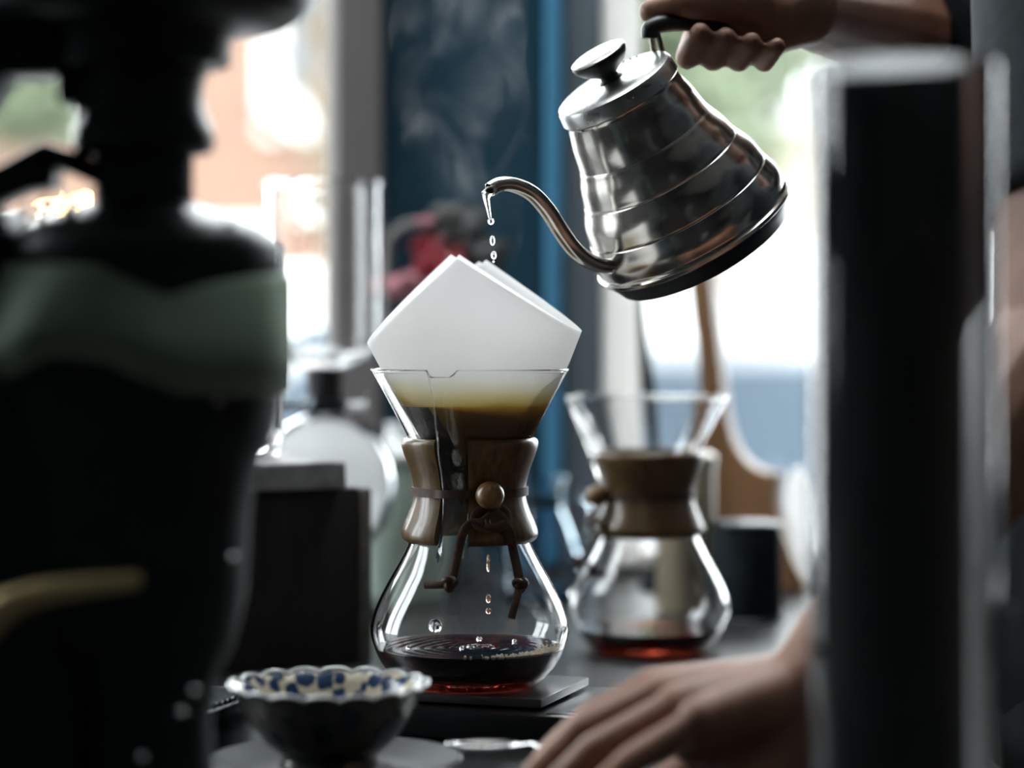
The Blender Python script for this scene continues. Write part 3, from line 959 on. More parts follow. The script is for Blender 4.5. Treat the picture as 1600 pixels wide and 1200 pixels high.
# ------------------------------------------------------------------ water leaving the spout
tipw = Matrix.Translation(kb) @ RK @ pts[-1]
dt = tipw.y + D0
def wat(px, py): return at(px, py, dt - .004)
st_ = MB().tube([wat(775, 293), wat(766, 297), wat(760, 303), wat(760, 311), wat(763, 326), wat(765.5, 340)], [k * KK for k in (4, 7, 8, 5, 3.3, 2.4)], 12)
st_.sphere(wat(767, 346), 5.2 * KK, 14, 10)
o = st_.build('water_trickle', M['water']); tag(o, 'thin trickle of water running from the kettle spout tip', 'water')
for (px, py, r, e, w) in ((769.5, 376, 4.2, 1.9, 'topmost'), (771.5, 399, 4.6, 1.4, 'middle'), (771.2, 408.5, 1.5, 1.3, 'tiny lowest')):
    o = MB().sphere((0, 0, 0), r * KK, 14, 10, (1, 1, e)).build('water_drop', M['water'])
    o.location = wat(px, py)
    tag(o, w + ' falling water drop between kettle spout and paper filter', 'water drop', 'falling water drops')
ax_c = at(763, 870, D0)
dm = M['drop']
for (py, r, e, w) in ((880, 3.2, 4.5, 'long uppermost'), (936, 4.2, 1.7, 'middle'), (955, 4.4, 1.2, 'lowest round')):
    o = MB().sphere((0, 0, 0), r * K0, 12, 9, (1, 1, e)).build('coffee_drop', dm)
    o.location = at(763, py, D0)
    tag(o, w + ' amber coffee drop falling inside the carafe below the filter', 'coffee drop', 'falling coffee drops')

# ------------------------------------------------------------------ scale under the carafe
sc_rot = math.radians(-19)
plate_z = car_loc.z - TAB - .0006
scl = empty('coffee_scale', (-.021, .0016, TAB), 'slim black drip scale with a square top plate under the carafe', 'scale', rz=sc_rot)
MB().box((-.068, -.066, .003), (.150, .062, .0215), .003).build('body', M['scale_black'], scl)
MB().box((-.058, -.052, .0235), (.060, .052, plate_z), .0012).build('weighing_plate', M['scale_plate'], scl)
for sx_ in (-.045, .045):
    for sy in (-.038, .038):
        MB().lathe([(0, .0210), (.006, .0210), (.006, .0238), (0, .0238)], 16, (sx_, sy, 0)).build('plate_post', M['scale_black'], scl)
MB().box((.066, -.060, .0212), (.146, .056, .0222), .0004).build('control_panel', M['scale_panel'], scl)
bt = MB().box((.078, -.050, .0222), (.134, -.018, .0227), .0002)
bt.build('button', M['scale_panel'], scl)
bl = MB()
for (a, b) in (((.0765, -.0515), (.1355, -.0505)), ((.0765, -.0175), (.1355, -.0165)), ((.0765, -.0505), (.0775, -.0175)), ((.1345, -.0505), (.1355, -.0175))):
    bl.box((a[0], a[1], .0220), (b[0], b[1], .0224))
bl.build('button_outline', M['scale_black'], scl)
for sx_ in (-.055, .137):
    for sy in (-.052, .048):
        MB().lathe([(0, 0), (.008, 0), (.008, .0035), (0, .0035)], 16, (sx_, sy, 0)).build('foot', M['rubber'], scl)

# ================================================================== person (two arms in view)
pers = empty('person', (.53, .10, 0), 'person in dark clothes, one hand on the kettle grip, the other on the counter', 'person')
def fl(p): return Vector(p) - pers.location
mb = MB()
# right arm: hand round the kettle grip
def cw(pts, rad): mb.chain([fl(p) for p in pts], rad)
gw = [Matrix.Translation(kb) @ RK @ p for p in gpts]
gd = gw[len(gw) // 2].y + D0
WR = at(1258, 14, gd + .02)
EL = at(1445, 58, 1.93)
cw([at(1205, 28, gd + .012), WR, WR.lerp(EL, .45), EL], [.026, .0265, .036, .043])
SR = Vector((.60, .22, 1.42))
cw([EL, SR], [.045, .058])
for i in range(4):
    bx = 1080 + 40 * i; by = 7 * i
    s = (1.0, 1.0, .96, .86)[i]
    cw([at(bx + 48, 2 + by * .9, gd + .022), at(bx + 4, 62 + by * .7, gd + .020), at(bx - 6, 90 + by * .35, gd - .002), at(bx + 14, 52 + by, gd - .021)],
       [.0108 * s, .0092 * s, .0088 * s, .0078 * s])
    cw([at(bx + 48, 2 + by * .9, gd + .022), at(1215, 26, gd + .014)], [.0115, .018])
# thumb along the top of the grip
cw([at(1195, 12, gd + .004), at(1128, 6, gd - .010), at(1062, 6, gd - .008), at(1016, 18, gd - .004)], [.018, .0125, .0105, .0085])
cw([at(1150, 2, gd + .01), at(1190, 22, gd + .016)], [.016, .020])
# left arm: hand resting on the counter
WL = at(1268, 1078, 1.275); ELL = Vector((.322, -.22, 1.16)); SL = Vector((.355, -.10, 1.43))
cw([WL, WL.lerp(ELL, .5), ELL, ELL.lerp(SL, .5), SL], [.0265, .036, .042, .046, .056])
MC = [at(1020, 1078, 1.315), at(1032, 1086, 1.293), at(1060, 1104, 1.268), at(1096, 1126, 1.245)]
PP = [at(925, 1122, 1.312), at(912, 1142, 1.283), at(930, 1172, 1.255), at(985, 1190, 1.235)]
DP = [at(858, 1182, 1.308), at(838, 1212, 1.278), at(860, 1240, 1.25), at(925, 1245, 1.23)]
TP = [at(815, 1252, 1.300), at(792, 1280, 1.272), at(815, 1305, 1.246), at(880, 1305, 1.225)]
for i in range(4):
    s = (1, 1.02, .98, .86)[i]
    t = TP[i].copy(); t.z = max(t.z, TAB + .0085)
    cw([MC[i], PP[i], DP[i], t], [.0112 * s, .0096 * s, .0086 * s, .0076 * s])
    cw([MC[i], WL.lerp(MC[i], .25)], [.0125, .019])
mb.chain([fl(WL.lerp(MC[0], .35)), fl(at(1110, 1190, 1.335)), fl(at(1030, 1235, 1.34)), fl(at(975, 1262, 1.335))], [.017, .0135, .0115, .009])
# heel of the palm
cw([WL + Vector((-.005, 0, -.018)), at(1160, 1128, 1.275), at(1090, 1150, 1.275)], [.024, .022, .017])
cw([WL + Vector((.01, 0, -.02)), WL + Vector((-.03, -.01, -.045))], [.022, .020])
# torso, neck, head
HIP = Vector((.475, .11, .96)); CHE = Vector((.515, .08, 1.32)); NK = Vector((.51, .07, 1.48))
cw([HIP + Vector((-.03, -.07, 0)), CHE + Vector((-.02, -.06, -.06)), SL.lerp(CHE, .35)], [.125, .125, .075])
cw([HIP + Vector((.03, .07, 0)), CHE + Vector((.03, .07, -.06)), SR.lerp(CHE, .35)], [.125, .125, .075])
cw([SL, CHE + Vector((0, 0, .06)), SR], [.062, .085, .062])
cw([CHE + Vector((0, 0, .06)), NK, NK + Vector((-.02, .01, .06))], [.075, .058, .056])
HD = NK + Vector((-.035, .015, .16))
mb.sphere(fl(HD), .095, 24, 16, (1.0, .82, 1.2))
fd = Vector((-.86, .5, 0)).normalized(); sd_ = Vector((-fd.y, fd.x, 0))
mb.sphere(fl(HD + fd * .05 - Vector((0, 0, .055))), .058, 16, 12)
cw([HD + fd * .088 + Vector((0, 0, .01)), HD + fd * .112 - Vector((0, 0, .025))], [.010, .014])     # nose
for s in (-1, 1):
    mb.sphere(fl(HD + sd_ * s * .083 - fd * .005), .024, 12, 8, (.8, .5, 1.3))
cw([HD + fd * .098 - Vector((0, 0, .052)) - sd_ * .018, HD + fd * .098 - Vector((0, 0, .052)) + sd_ * .018], [.008, .008])
# legs
for s in (-1, 1):
    o_ = Vector((s * .035, s * .085, 0))
    cw([HIP + o_, HIP + o_ * 1.1 + Vector((0, .0, -.46)), HIP + o_ * 1.1 + Vector((.03, 0, -.86)), HIP + o_ * 1.1 + Vector((-.10, .06, -.91))], [.098, .062, .046, .045])
body = fuse(mb, 'body', M['skin'], pers, .0025, 4)
# shirt with sleeves, trousers, hair
mb = MB()
cw([HIP + Vector((-.03, -.07, .02)), CHE + Vector((-.02, -.06, -.06)), SL.lerp(CHE, .35)], [.140, .140, .09])
cw([HIP + Vector((.03, .07, .02)), CHE + Vector((.03, .07, -.06)), SR.lerp(CHE, .35)], [.140, .140, .09])
cw([SL, CHE + Vector((0, 0, .06)), SR], [.072, .098, .072])
cuff = WR.lerp(EL, .80)
cw([SR, EL + (SR - EL) * .10], [.070, .060])
mb.tube([fl(EL + (SR - EL) * .12), fl(EL), fl(cuff)], [.059, .060, .061], 24)
cw([SL, SL.lerp(ELL, .16), SL.lerp(ELL, .5)], [.071, .064, .056])
mb.tube([fl(SL.lerp(ELL, .1)), fl(SL.lerp(ELL, .45)), fl(SL.lerp(ELL, .72))], [.066, .060, .056], 24)
fuse(mb, 'shirt', M['shirt'], pers, .006, 3)
mb = MB()
for s in (-1, 1):
    o_ = Vector((s * .035, s * .085, 0))
    cw([HIP + o_, HIP + o_ * 1.1 + Vector((0, .0, -.46)), HIP + o_ * 1.1 + Vector((.03, 0, -.86))], [.115, .080, .068])
cw([HIP - Vector((.0, .06, 0)), HIP + Vector((0, .06, 0))], [.138, .138])
fuse(mb, 'trousers', M['trousers'], pers, .009, 3)
mb = MB()
mb.sphere(fl(HD - fd * .022 + Vector((0, 0, .032))), .098, 20, 14, (1.02, .92, 1.02))
mb.sphere(fl(HD - fd * .045 - Vector((0, 0, .01))), .082, 16, 12, (1, .95, 1.1))
fuse(mb, 'hair', M['hair'], pers, .007, 2)

# ================================================================== tall glass cylinder, near right
gc = at(1413, 500, 1.05); gc.z = TAB
cyl = empty('glass_cylinder', gc, 'tall clear glass cylinder around a dark polished tube, close at the right', 'cylinder')
q = 1.05 / F
zt = CH + 398 * q
MB().lathe([(0, 0), (.0395, 0), (.0408, .0015), (.0408, zt - .001), (.0402, zt), (.0392, zt), (.0386, zt - .001), (.0386, .008), (0, .008)], 72).build('glass_wall', M['glass'], cyl, angle=35)
MB().lathe([(0, .0085), (.0315, .0085), (.0326, .010), (.0326, CH + 368 * q), (.0310, CH + 369 * q), (.0290, CH + 369 * q), (.0265, CH + 366 * q), (0, CH + 366 * q)], 64, (-.0044, 0, 0)).build('inner_tube', M['tube'], cyl, angle=35)

# ================================================================== black grinder, near left
GD = 1.20; gk = GD / F
gloc = at(225, 500, GD); gloc.z = TAB
YT = 500 + CH / gk - .5
gr = empty('coffee_grinder', gloc, 'tall black coffee grinder standing close at the left edge', 'grinder')
def gz(py): return CH - (py - 500) * gk
def GP(px, py, dy=0.0): return Vector(((px - 225) * gk, dy, gz(py)))
def gl(prof, name, mat, n=64, angle=35):
    return MB().lathe([(r * gk, gz(y)) for r, y in prof], n).build(name, mat, gr, angle=angle)
gl([(0, -60), (262, -60), (264, -10), (258, 8), (244, 28), (222, 42), (152, 45), (141, 55), (137, 62), (136, 100), (128, 106), (0, 106)], 'hopper', M['black_gloss'])
gl([(0, 106), (97, 108), (99, 114), (94, 128), (93, 145), (95, 168), (103, 188), (110, 206), (112, 222), (107, 235), (96, 241), (0, 241)], 'grind_collar', M['black_gloss'])
gl([(0, 241), (77, 241), (77, 320), (0, 322)], 'neck', M['black_matt'])
gl([(0, 318), (80, 318), (116, 330), (150, 342), (180, 354), (203, 370), (211, 390), (212, 402), (0, 404)], 'shoulder', M['black_gloss'])
gl([(0, 402), (212, 402), (213, 560), (208, 650), (198, 690), (180, 720), (166, 800), (160, 930), (140, 1010), (114, 1060), (106, 1120), (110, YT - 120), (180, YT - 50), (226, YT - 12), (227, YT), (0, YT)], 'body', M['black_matt'])
# toothed adjuster on the left of the collar
tm = MB()
def tooth(i, th):
    r = 42 + (2.6 if int(round(th / (2 * PI) * 96)) % 2 else -2.0)
    return ((0, 0), (r, 0), (r, 1), (0, 1))[i]
c = (GP(162, 0).x, 0, 0)
tm.lathe([(1, 0)] * 4, 96, rfun=lambda i, th: (max(1e-5, tooth(i, th)[0] * gk), gz(238 - 76 * tooth(i, th)[1])), c=c)
tm.build('adjuster_wheel', M['black_gloss'], gr, angle=20)
MB().box((GP(96, 0).x, -.012, gz(164)), (GP(150, 0).x, .012, gz(95)), .002).build('adjuster_bracket', M['black_matt'], gr)
# arm of the hopper reaching left
MB().prism([(GP(-120, 0).x, gz(-60)), (GP(60, 0).x, gz(-60)), (GP(108, 0).x, gz(122)), (GP(18, 0).x, gz(122)), (GP(0, 0).x, gz(150)), (GP(-120, 0).x, gz(330))], -.02, .02, 'y', .002).build('hopper_arm', M['black_gloss'], gr)
# roof-shaped lever
MB().prism([(GP(-120, 0).x, gz(330)), (GP(74, 0).x, gz(222)), (GP(200, 0).x, gz(262)), (GP(215, 0).x, gz(312)), (GP(180, 0).x, gz(304)), (GP(92, 0).x, gz(262)), (GP(92, 0).x, gz(296)), (GP(50, 0).x, gz(300)), (GP(-120, 0).x, gz(372))], -.015, .015, 'y', .002).build('lever', M['black_gloss'], gr)
MB().box((GP(-140, 0).x, -.03, gz(404)), (GP(30, 0).x, .03, gz(330)), .004).build('doser_cover', M['black_gloss'], gr)
for (px, py, r) in ((62, 334, 9), (84, 345, 8), (92, 320, 8), (128, 330, 11)):
    MB().sphere(GP(px, py, -.034), r * gk, 14, 10).build('brass_screw', M['brass'], gr)
MB().box((GP(-170, 0).x, -.035, gz(YT)), (GP(140, 0).x, .045, gz(400)), .008).build('motor_housing', M['black_matt'], gr)
for (px, py) in ((372, 862), (318, 1060), (300, 1090), (245, 1155), (360, 620), (400, 352), (350, 336)):
    a = math.asin(max(-.97, min(.97, (px - 225) / (214 if py < 650 else 176 if py < 900 else 160))))
    rr_ = (214 if 400 < py < 650 else 176 if 650 < py < 900 else 160 if py >= 900 else (180 if py > 345 else 130)) * gk
    MB().sphere((rr_ * math.sin(a), -rr_ * math.cos(a), gz(py)), 7 * gk, 12, 8).build('screw', M['chrome'], gr)
# brass lever on the front
bp_ = [GP(25, 950, -.085), GP(62, 918, -.092), GP(110, 897, -.095), GP(180, 884, -.094), GP(262, 876, -.088)]
MB().tube(catmull(bp_, 6), [32 * gk * (1 - .6 * i / 24) for i in range(25)], 12, flat=.9).build('brass_trim', M['brass'], gr)
# reflection on the grinder body, put into a green band shaped round it
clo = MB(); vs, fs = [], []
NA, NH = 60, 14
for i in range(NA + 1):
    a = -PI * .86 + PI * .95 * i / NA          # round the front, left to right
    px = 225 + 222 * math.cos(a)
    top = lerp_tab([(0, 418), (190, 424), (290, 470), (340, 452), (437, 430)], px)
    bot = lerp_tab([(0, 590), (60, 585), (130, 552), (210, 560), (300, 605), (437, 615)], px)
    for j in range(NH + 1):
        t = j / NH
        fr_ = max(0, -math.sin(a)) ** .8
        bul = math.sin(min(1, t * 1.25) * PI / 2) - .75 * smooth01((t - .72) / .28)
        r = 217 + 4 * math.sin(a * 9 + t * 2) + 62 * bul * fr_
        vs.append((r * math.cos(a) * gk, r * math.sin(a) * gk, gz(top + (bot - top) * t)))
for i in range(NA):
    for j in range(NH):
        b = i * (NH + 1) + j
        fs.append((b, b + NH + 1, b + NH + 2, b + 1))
cl = MB().add(vs, fs).build('green_reflection_band', M['green_reflection_band'], None, angle=80)
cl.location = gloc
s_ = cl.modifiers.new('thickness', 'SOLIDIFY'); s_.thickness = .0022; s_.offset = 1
tag(cl, 'muted green reflection band around the black grinder', 'cloth')  # no real cloth: the band carries the reflection on the grinder

# ================================================================== black box with stone slab and jar
bxr = math.radians(30)
bx0 = at(582, 1035, 1.928); bx0.z = TAB
box = empty('black_box', bx0, 'tall dark wooden box under the grey stone slab', 'box', rz=bxr)
BH = .140
MB().box((-.26, 0, 0), (-.012, .15, BH), .002).build('body', M['box_wood'], box)
MB().box((-.0115, .0, 0), (0, .15, BH - .001), .003).build('end_panel', M['box_end'], box)
slab = MB().box((-.27, -.014, BH + .0005), (-.030, .14, BH + .0215), .0015)
rs = random.Random(5)
so_ = slab.build('stone_slab', M['slate'], None)
bm = bmesh.new(); bm.from_mesh(so_.data)
bmesh.ops.subdivide_edges(bm, edges=bm.edges[:], cuts=14, use_grid_fill=True)
for v in bm.verts:
    if v.co.z > BH + .003:
        n_ = noise.noise(v.co * 60) * .0012 + noise.noise(v.co * 170) * .0006
        v.co += Vector((n_, n_, n_ * .8))
bm.to_mesh(so_.data); bm.free()
so_.location = bx0; so_.rotation_euler.z = bxr
tag(so_, 'rough grey stone slab lying on the black box', 'slab')
ja = at(332, 714, 1.93); ja.z = TAB + BH + .0235
jar = MB().lathe([(0, 0), (.050, 0), (.0545, .003), (.056, .010), (.056, .162), (.0575, .168), (.0550, .170), (.0525, .166), (.0525, .016), (.048, .011), (0, .010)], 60).build('glass_jar', M['glass'], None, angle=45)
jar.location = ja
tag(jar, 'thick-based clear glass jar standing on the stone slab behind the grinder', 'jar')

# ================================================================== siphon brewer
sd = 2.24; sk = sd / F
sloc = at(507, 500, sd); sloc.z = TAB
sip = empty('siphon_brewer', sloc, 'glass siphon coffee brewer with a tall upper cylinder and round lower globe', 'siphon brewer')
def sz(py): return CH - (py - 500) * sk
def slp(p): return [(r * sk, sz(y)) for r, y in p]
up_o = [(12, 628), (14, 590), (22, 578), (45, 570), (72, 562), (86, 548), (90, 530), (90, 300), (93, 288), (95, 284)]
up_i = [(92, 282), (88, 288), (86.5, 300), (86.5, 530), (82, 546), (68, 557), (42, 566), (18, 576), (10, 590), (8, 628)]
MB().lathe(slp(up_o + up_i), 64, closed=True).build('upper_chamber', M['glass'], sip, angle=60)
gb_o = [(0, 872), (40, 866), (75, 848), (98, 818), (110, 780), (113, 752), (108, 720), (92, 688), (66, 664), (40, 652), (27, 646), (26, 628), (29, 622)]
gb_i = [(26, 621), (22.5, 628), (23, 648), (38, 656), (63, 668), (88, 691), (104, 722), (109, 752), (106, 779), (95, 815), (73, 844), (39, 862), (0, 868)]
MB().lathe(slp(gb_o), 64).build('lower_globe', M['fogged'], sip, angle=60)
MB().lathe(slp([(15, 636), (20, 634), (22, 622), (27, 617), (30, 580), (27, 571), (15, 571)]), 40, closed=True).build('stopper', M['rubber'], sip)
MB().lathe(slp([(28, 645), (33, 645), (35, 640), (35, 626), (32, 620), (30, 620), (30, 640)]), 48, closed=True).build('neck_collar', M['dark_metal'], sip)
pxp = (440 - 507) * sk * 1.0
MB().tube([(-.030 * .65, 0, sz(633)), (-.07, .01, sz(633)), (-.125, .02, sz(633))], .0045, 12).build('clamp_arm', M['dark_metal'], sip)
MB().tube([(-.125, .02, .006), (-.125, .02, sz(600))], .006, 14).build('stand_pole', M['dark_metal'], sip)
MB().box((-.15, -.05, 0), (.06, .055, .010), .003).build('stand_base', M['dark_metal'], sip)
MB().tube([(.034 * .6, 0, sz(634)), (.040, -.004, sz(634)), (.043, -.004, sz(618))], .0035, 10).build('clamp_screw', M['chrome'], sip)
# clear water left in the lower globe
MB().lathe(slp([(0, 867.5), (39, 861.5), (73, 843.5), (95.4, 815), (106.4, 779), (108, 768), (0, 768)]), 48).build('globe_water', M['water'], sip, angle=50)

# ================================================================== porcelain bowl, saucer, spoon
bd = 1.40; bk = bd / F
bloc = at(514, 1196, bd)
bowl = empty('scalloped_bowl', bloc, 'blue and white porcelain bowl with a scalloped rim, front left', 'bowl')
PBo = porcelain_mat('patterned_glaze_shaded_outside', (.05, .047, .036), (.008, .014, .024), 55, .58, .74)  # shade on the backlit outside is put into this darker glaze
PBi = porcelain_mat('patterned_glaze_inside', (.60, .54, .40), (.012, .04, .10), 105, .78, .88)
bo = cm2([(78, 1196), (76, 1186), (76, 1178), (88, 1168), (106, 1150), (125, 1122), (137, 1100), (146, 1082), (155, 1070)], 4)
bi = cm2([(155, 1069.9), (142, 1082), (132, 1101), (119, 1123), (100, 1149), (80, 1163), (0, 1170)], 4)
def brf_of(sq):
    def f_(i, th):
        r, y = sq[i]
        if r < 1: return (1e-6, (1196 - y) * bk)
        f = smooth01((1125 - y) / 55)
        lobe = abs(math.sin(th * 9)) ** .7
        return ((r * (1 + .035 * f * (lobe - .5))) * bk, (1196 - y + 6.5 * f * (lobe - .5)) * bk)
    return f_
so3 = [(0, 1182), (68, 1182), (70, 1196)] + bo
MB().lathe([(1, 0)] * len(so3), 180, rfun=brf_of(so3)).build('outside', PBo, bowl, angle=60)
MB().lathe([(1, 0)] * len(bi), 180, rfun=brf_of(bi)).build('inside', PBi, bowl, angle=60)
rl = []
for q in range(181):
    th = 2 * PI * q / 180; lobe = abs(math.sin(th * 9)) ** .7
    r = 154.2 * (1 + .035 * (lobe - .5)) * bk
    rl.append(Vector((r * math.cos(th), r * math.sin(th), (1196 - 1069 + 6.5 * (lobe - .5)) * bk)))
MB().tube(rl, 2.6 * bk, 8, cap=False).build('rim', M['white_ceramic'], bowl)
sh = bloc.z - TAB
sau = MB().lathe([(0, .004), (.030, .004), (.031, 0), (.036, 0), (.040, .004), (.058, .010), (.072, .0185), (.0735, .0195), (.072, .0205), (.056, .0125), (.040, .0075), (.031, sh - .0004), (.026, sh - .0006), (0, sh - .001)], 72).build('saucer', M['saucer'], None, angle=60)
sau.location = (bloc.x + .004, bloc.y, TAB)
tag(sau, 'pale glazed saucer under the blue and white bowl', 'saucer')
spn = empty('teaspoon', (bloc.x + .088, bloc.y - .002, TAB + .022), 'small steel spoon beside the porcelain bowl on the saucer edge', 'spoon')
vs, fs = [], []
for i in range(9):
    for j in range(24):
        r = i / 8; t = 2 * PI * j / 24
        vs.append((math.cos(t) * r * .021, math.sin(t) * r * .014, .004 * (r * r - 1) + .006))
for i in range(8):
    for j in range(24):
        k = (j + 1) % 24; fs.append((i * 24 + j, i * 24 + k, (i + 1) * 24 + k, (i + 1) * 24 + j))
so2 = MB().add(vs, fs).build('spoon_bowl', M['chrome'], spn, angle=80)
s_ = so2.modifiers.new('thickness', 'SOLIDIFY'); s_.thickness = .001
MB().tube([(.017, -.006, .0055), (.030, -.022, .010), (.045, -.055, .008), (.056, -.085, -.012)], [.002, .0018, .0022, .0035], 8, flat=.5).build('spoon_handle', M['chrome'], spn)

# slotted drip tray behind the bowl
td = 1.52
tl = at(318, 1100, td); tl.z = TAB
tray = empty('drip_tray', tl, 'grey slotted metal drip tray half hidden behind the bowl', 'tray', rz=math.radians(-18))
MB().box((-.10, -.045, 0), (.024, .045, .034), .002).build('tray_body', M['dark_metal'], tray)
for i in range(11):
    y = -.038 + i * .0076
    MB().box((-.095, y - .0024, .0342), (.020, y + .0024, .037), .0006, 1).build('slat', M['dark_metal'], tray)

# ================================================================== things at the back of the counter
bcl = at(1166, 960, 2.21); bcl.z = TAB
k2 = 2.21 / F
can = empty('black_canister', bcl, 'short black canister beside the farther carafe', 'canister')
MB().lathe([(0, 0), (.0315, 0), (.0325, .0015), (.0325, .080), (0, .081)], 48).build('body', M['black_matt'], can)
MB().lathe([(0, .0812), (.0315, .0812), (.0322, .083), (.0318, .087), (.029, .089), (0, .0895)], 48).build('lid', M['black_gloss'], can)
MB().lathe([(.033, 0), (.037, 0), (.0375, .0015), (.036, .003), (.033, .003)], 48, closed=True).build('foot_ring', M['black_gloss'], can)
cjl = at(1072, 940, 2.26); cjl.z = TAB
cj = empty('cream_jar', cjl, 'cream ceramic jar half hidden behind the farther carafe', 'jar')
MB().lathe([(0, 0), (.026, 0), (.0275, .002), (.0275, .138), (0, .1385)], 48).build('body', M['cream'], cj)
MB().lathe([(0, .1388), (.0285, .1388), (.0285, .146), (.024, .150), (0, .151)], 48).build('lid', M['cream'], cj)
# small glass server
gl_ = at(848, 930, 2.36); gl_.z = TAB
srv = empty('glass_server', gl_, 'small bluish glass server with a loop handle between the two carafes', 'server')
k3 = 2.36 / F
so_p = [(0, 0), (62, 0), (68, 6), (68, 22), (58, 70), (44, 112), (33, 138), (29, 152), (31, 172), (37, 190), (38, 194)]
si_p = [(35, 194), (34, 188), (28, 172), (26, 152), (30, 137), (41, 111), (55, 69), (64, 23), (63, 8), (58, 5), (0, 5)]
MB().lathe([(r * k3, z * k3) for r, z in so_p + si_p], 48).build('glass_body', M['bluish'], srv, angle=60)
MB().tube(catmull([(30 * k3, 0, 158 * k3), (52 * k3, -.003, 164 * k3), (74 * k3, -.004, 156 * k3), (80 * k3, -.004, 128 * k3), (70 * k3, -.003, 96 * k3), (52 * k3, 0, 84 * k3)], 6), 6.5 * k3, 12).build('handle', M['bluish'], srv)
MB().lathe([(28.5 * k3, 146 * k3), (33 * k3, 146 * k3), (33 * k3, 158 * k3), (30 * k3, 158 * k3)], 40, closed=True).build('neck_band', M['dark_metal'], srv)
# pale green jar behind the siphon and carafe
pgl = at(622, 930, 2.37); pgl.z = TAB
pg = empty('green_jar', pgl, 'pale green lidded jar behind the carafe, right of the siphon globe', 'jar')
MB().lathe([(0, 0), (.040, 0), (.043, .003), (.045, .05), (.045, .12), (.041, .135), (0, .136)], 48).build('body', M['pale_green'], pg)
MB().lathe([(0, .1365), (.046, .1365), (.047, .143), (.040, .152), (.014, .157), (.010, .166), (.014, .172), (0, .174)], 48).build('lid', M['white_ceramic'], pg)

# red flowers
fll = at(700, 930, 2.46); fll.z = TAB
flw = empty('red_flowers', fll, 'crimson flowers with dark leaves behind the white filter', 'flowers')
fk = 2.46 / F
def FP(px, py, dy=0.): return Vector(((px - 700) * fk, dy, CH - (py - 500) * fk))
MB().lathe([(0, 0), (.028, 0), (.034, .01), (.036, .06), (.026, .11), (.018, .13), (.021, .145), (.018, .145), (.015, .13), (.022, .11), (.032, .06), (0, .012)], 40).build('vase', M['slate_paint'], flw, angle=60)
def stem(pts, r=.003): MB().tube(catmull(pts, 5), r, 8).build('stem', M['stem'], flw)
def bloom(c, r, mat, n=9, seed=0):
    rg = random.Random(seed); f = MB()
    for q in range(n):
        a = 2 * PI * q / n + rg.uniform(-.2, .2); t = rg.uniform(.1, .9)
        d_ = Vector((math.cos(a) * math.cos(t), math.sin(a) * math.cos(t), math.sin(t) * .8))
        f.sphere(c + d_ * r * .55, r * .55, 10, 8, (1, .35, .75), d_.to_track_quat('X', 'Z').to_matrix().to_4x4())
    f.sphere(c, r * .3, 8, 6)
    f.build('bloom', mat, flw)
stem([(0, 0, .14), FP(690, 560), FP(690, 430)]); stem([(0, 0, .14), FP(655, 560), FP(640, 460)])
stem([(0, 0, .14), FP(615, 520, .005), FP(603, 430, .01), FP(612, 370, .01), FP(640, 350, 0), FP(662, 352, 0)], .0055)
bloom(FP(640, 455), .026, M['pink'], 10, 1); bloom(FP(692, 425), .030, M['red'], 11, 2); bloom(FP(672, 392, .01), .022, M['red'], 9, 3)
bloom(FP(720, 405, .01), .020, M['red'], 9, 4); bloom(FP(664, 352), .012, M['pink'], 7, 5); bloom(FP(702, 338), .017, M['stem'], 8, 6)
for (a, b, w) in (((700, 400), (760, 320), .018), ((705, 430), (800, 380), .02), ((690, 380), (680, 320), .016), ((700, 390), (735, 322), .02), ((710, 450), (780, 440), .018)):
    p, e = FP(*a, .012), FP(*b, .02)
    mid = (p + e) / 2; d_ = (e - p); wv = Vector((-d_.z, 0, d_.x)).normalized() * w
    q_ = []
    NL = 8
    vs, fs = [], []
    for i in range(NL + 1):
        t = i / NL; ww = math.sin(PI * (t * .92 + .04)); bend = Vector((0, -.02 * math.sin(PI * t), 0))
        for s in (-1, 0, 1): vs.append(p + d_ * t + wv * s * ww + bend + Vector((0, .004 * abs(s), 0)))
    for i in range(NL):
        for s in (0, 1):
            b_ = i * 3 + s; fs.append((b_, b_ + 1, b_ + 4, b_ + 3))
    lo_ = MB().add(vs, fs).build('leaf', M['leaf_dark'], flw, angle=80)
    s_ = lo_.modifiers.new('thickness', 'SOLIDIFY'); s_.thickness = .0008

# curved brown wooden stand
wd = 2.44; wk = wd / F
wl = at(1150, 921, wd); wl.z = TAB
ws = empty('wooden_stand', wl, 'curved brown wooden stand with a slim neck behind the black canister', 'stand')
def WP(px, py): return ((px - 1150) * wk, CH - (py - 500) * wk)
ol = [(1076, 400), (1074, 440), (1080, 500), (1088, 560), (1092, 640), (1094, 720), (1096, 800), (1090, 923), (1262, 923), (1256, 900), (1240, 870), (1226, 835), (1215, 800), (1212, 770), (1216, 738),
      (1200, 738), (1175, 728), (1152, 705), (1138, 670), (1130, 630), (1124, 580), (1118, 530), (1112, 480), (1108, 440), (1104, 400)]
cc = [WP(*p) for p in ol]
body_poly = [(p.x, p.y) for p in catmull([(a, b, 0) for a, b in cc[:7]], 4)] + [cc[7], cc[8]] + [(p.x, p.y) for p in catmull([(a, b, 0) for a, b in cc[9:]], 4)]
MB().prism(body_poly, 0, .030, 'y', .002, 1, Matrix.Rotation(math.radians(-20), 4, 'Z')).build('panel', M['brown_wood'], ws, angle=30)
MB().box((-.055, -.02, 0), (.06, .05, .008), .002).build('foot', M['brown_wood'], ws)
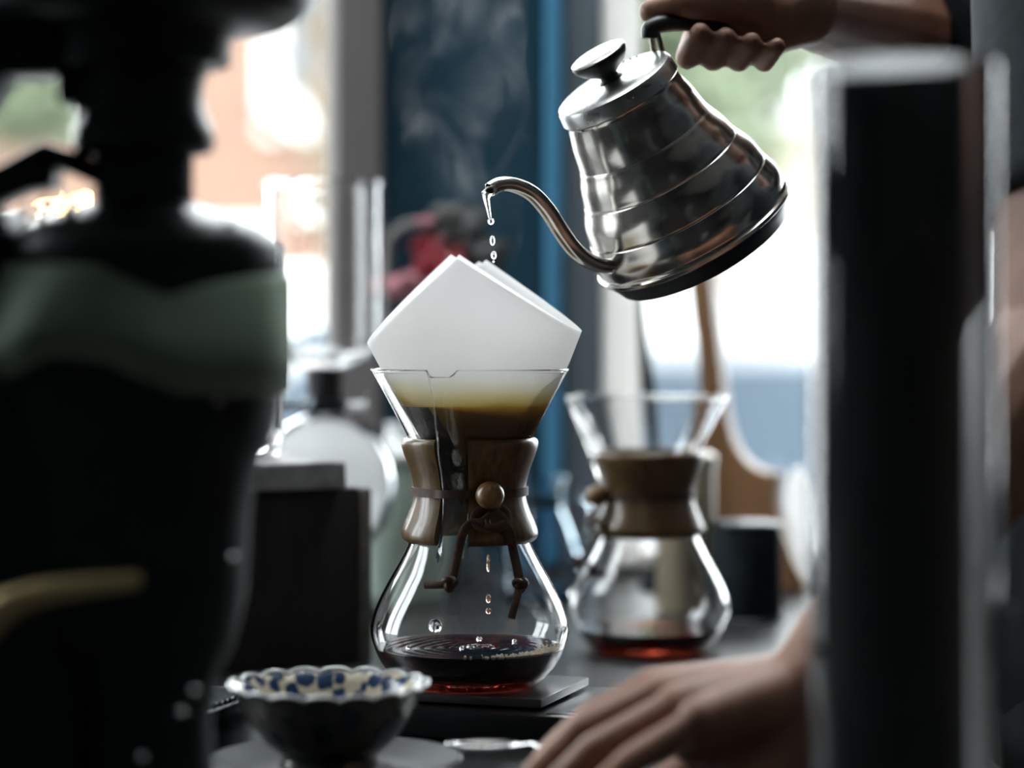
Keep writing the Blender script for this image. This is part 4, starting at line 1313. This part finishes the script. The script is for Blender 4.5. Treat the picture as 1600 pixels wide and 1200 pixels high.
# black tapered rod leaning at the window
rd = empty('black_rod', at(1032, 921, 2.44), 'thin black tapered rod leaning behind the farther carafe', 'rod')
rd.location.z = TAB
rb_ = rd.location
def RP(px, py): return at(px, py, 2.44) - rb_
MB().tube([RP(1001, 440), RP(1003, 490), RP(1008, 560), RP(1013, 610), RP(1019, 660), RP(1028, 760), RP(1032, 900)], [x * wk for x in (5, 6, 9, 12, 11, 6, 5)], 14).build('shaft', M['black_matt'], rd)
MB().lathe([(0, 0), (.022, 0), (.024, .003), (.020, .010), (.008, .016), (.006, .03), (0, .031)], 32).build('foot', M['black_matt'], rd)
# white dome added to stand in for window brightness beside the stand
vl = at(1250, 925, 2.505); vl.z = TAB
vj = MB().lathe([(0, 0), (.014, 0), (.018, .004), (.020, .03), (.019, .075), (.0165, .103), (.010, .117), (0, .121)], 40).build('window_glow_dome', M['window_glow'], None)
vj.location = vl
tag(vj, 'tall white dome standing in for window brightness at the right end of the wooden stand', 'jar')

# ================================================================== steam over the filter
stm = bpy.data.materials.new('steam'); stm.use_nodes = True
nt = stm.node_tree; nd = nt.nodes; ln = nt.links
nd.remove(nd['Principled BSDF'])
vs_ = nd.new('ShaderNodeVolumeScatter'); vs_.inputs['Color'].default_value = (1, 1, 1, 1); vs_.inputs['Anisotropy'].default_value = .45
tc = nd.new('ShaderNodeTexCoord'); ns = nd.new('ShaderNodeTexNoise'); ns.inputs['Scale'].default_value = 24; ns.inputs['Detail'].default_value = 5; ns.inputs['Distortion'].default_value = 1.6
mp = nd.new('ShaderNodeMapping'); mp.inputs['Scale'].default_value = (1, 1, .65)
ln.new(tc.outputs['Object'], mp.inputs[0]); ln.new(mp.outputs[0], ns.inputs['Vector'])
rp = nd.new('ShaderNodeMapRange'); rp.inputs['From Min'].default_value = .50; rp.inputs['From Max'].default_value = .78; rp.inputs['To Max'].default_value = 2.8
ln.new(ns.outputs['Fac'], rp.inputs['Value']); ln.new(rp.outputs[0], vs_.inputs['Density'])
ln.new(vs_.outputs[0], nd['Material Output'].inputs['Volume'])
sb = at(730, 470, 1.68)
prof = [(0, 0), (.020, .004), (.034, .04), (.040, .09), (.046, .14), (.048, .19), (.042, .235), (.02, .26), (0, .262)]
sm_ = MB().lathe(prof, 28, rfun=lambda i, th: (max(1e-5, prof[i][0] * (1 + .18 * math.sin(3 * th + i))), prof[i][1])).build('steam', stm, None, angle=80)
sm_.location = sb
tag(sm_, 'faint white steam rising from the paper filter', 'steam', kind='stuff')
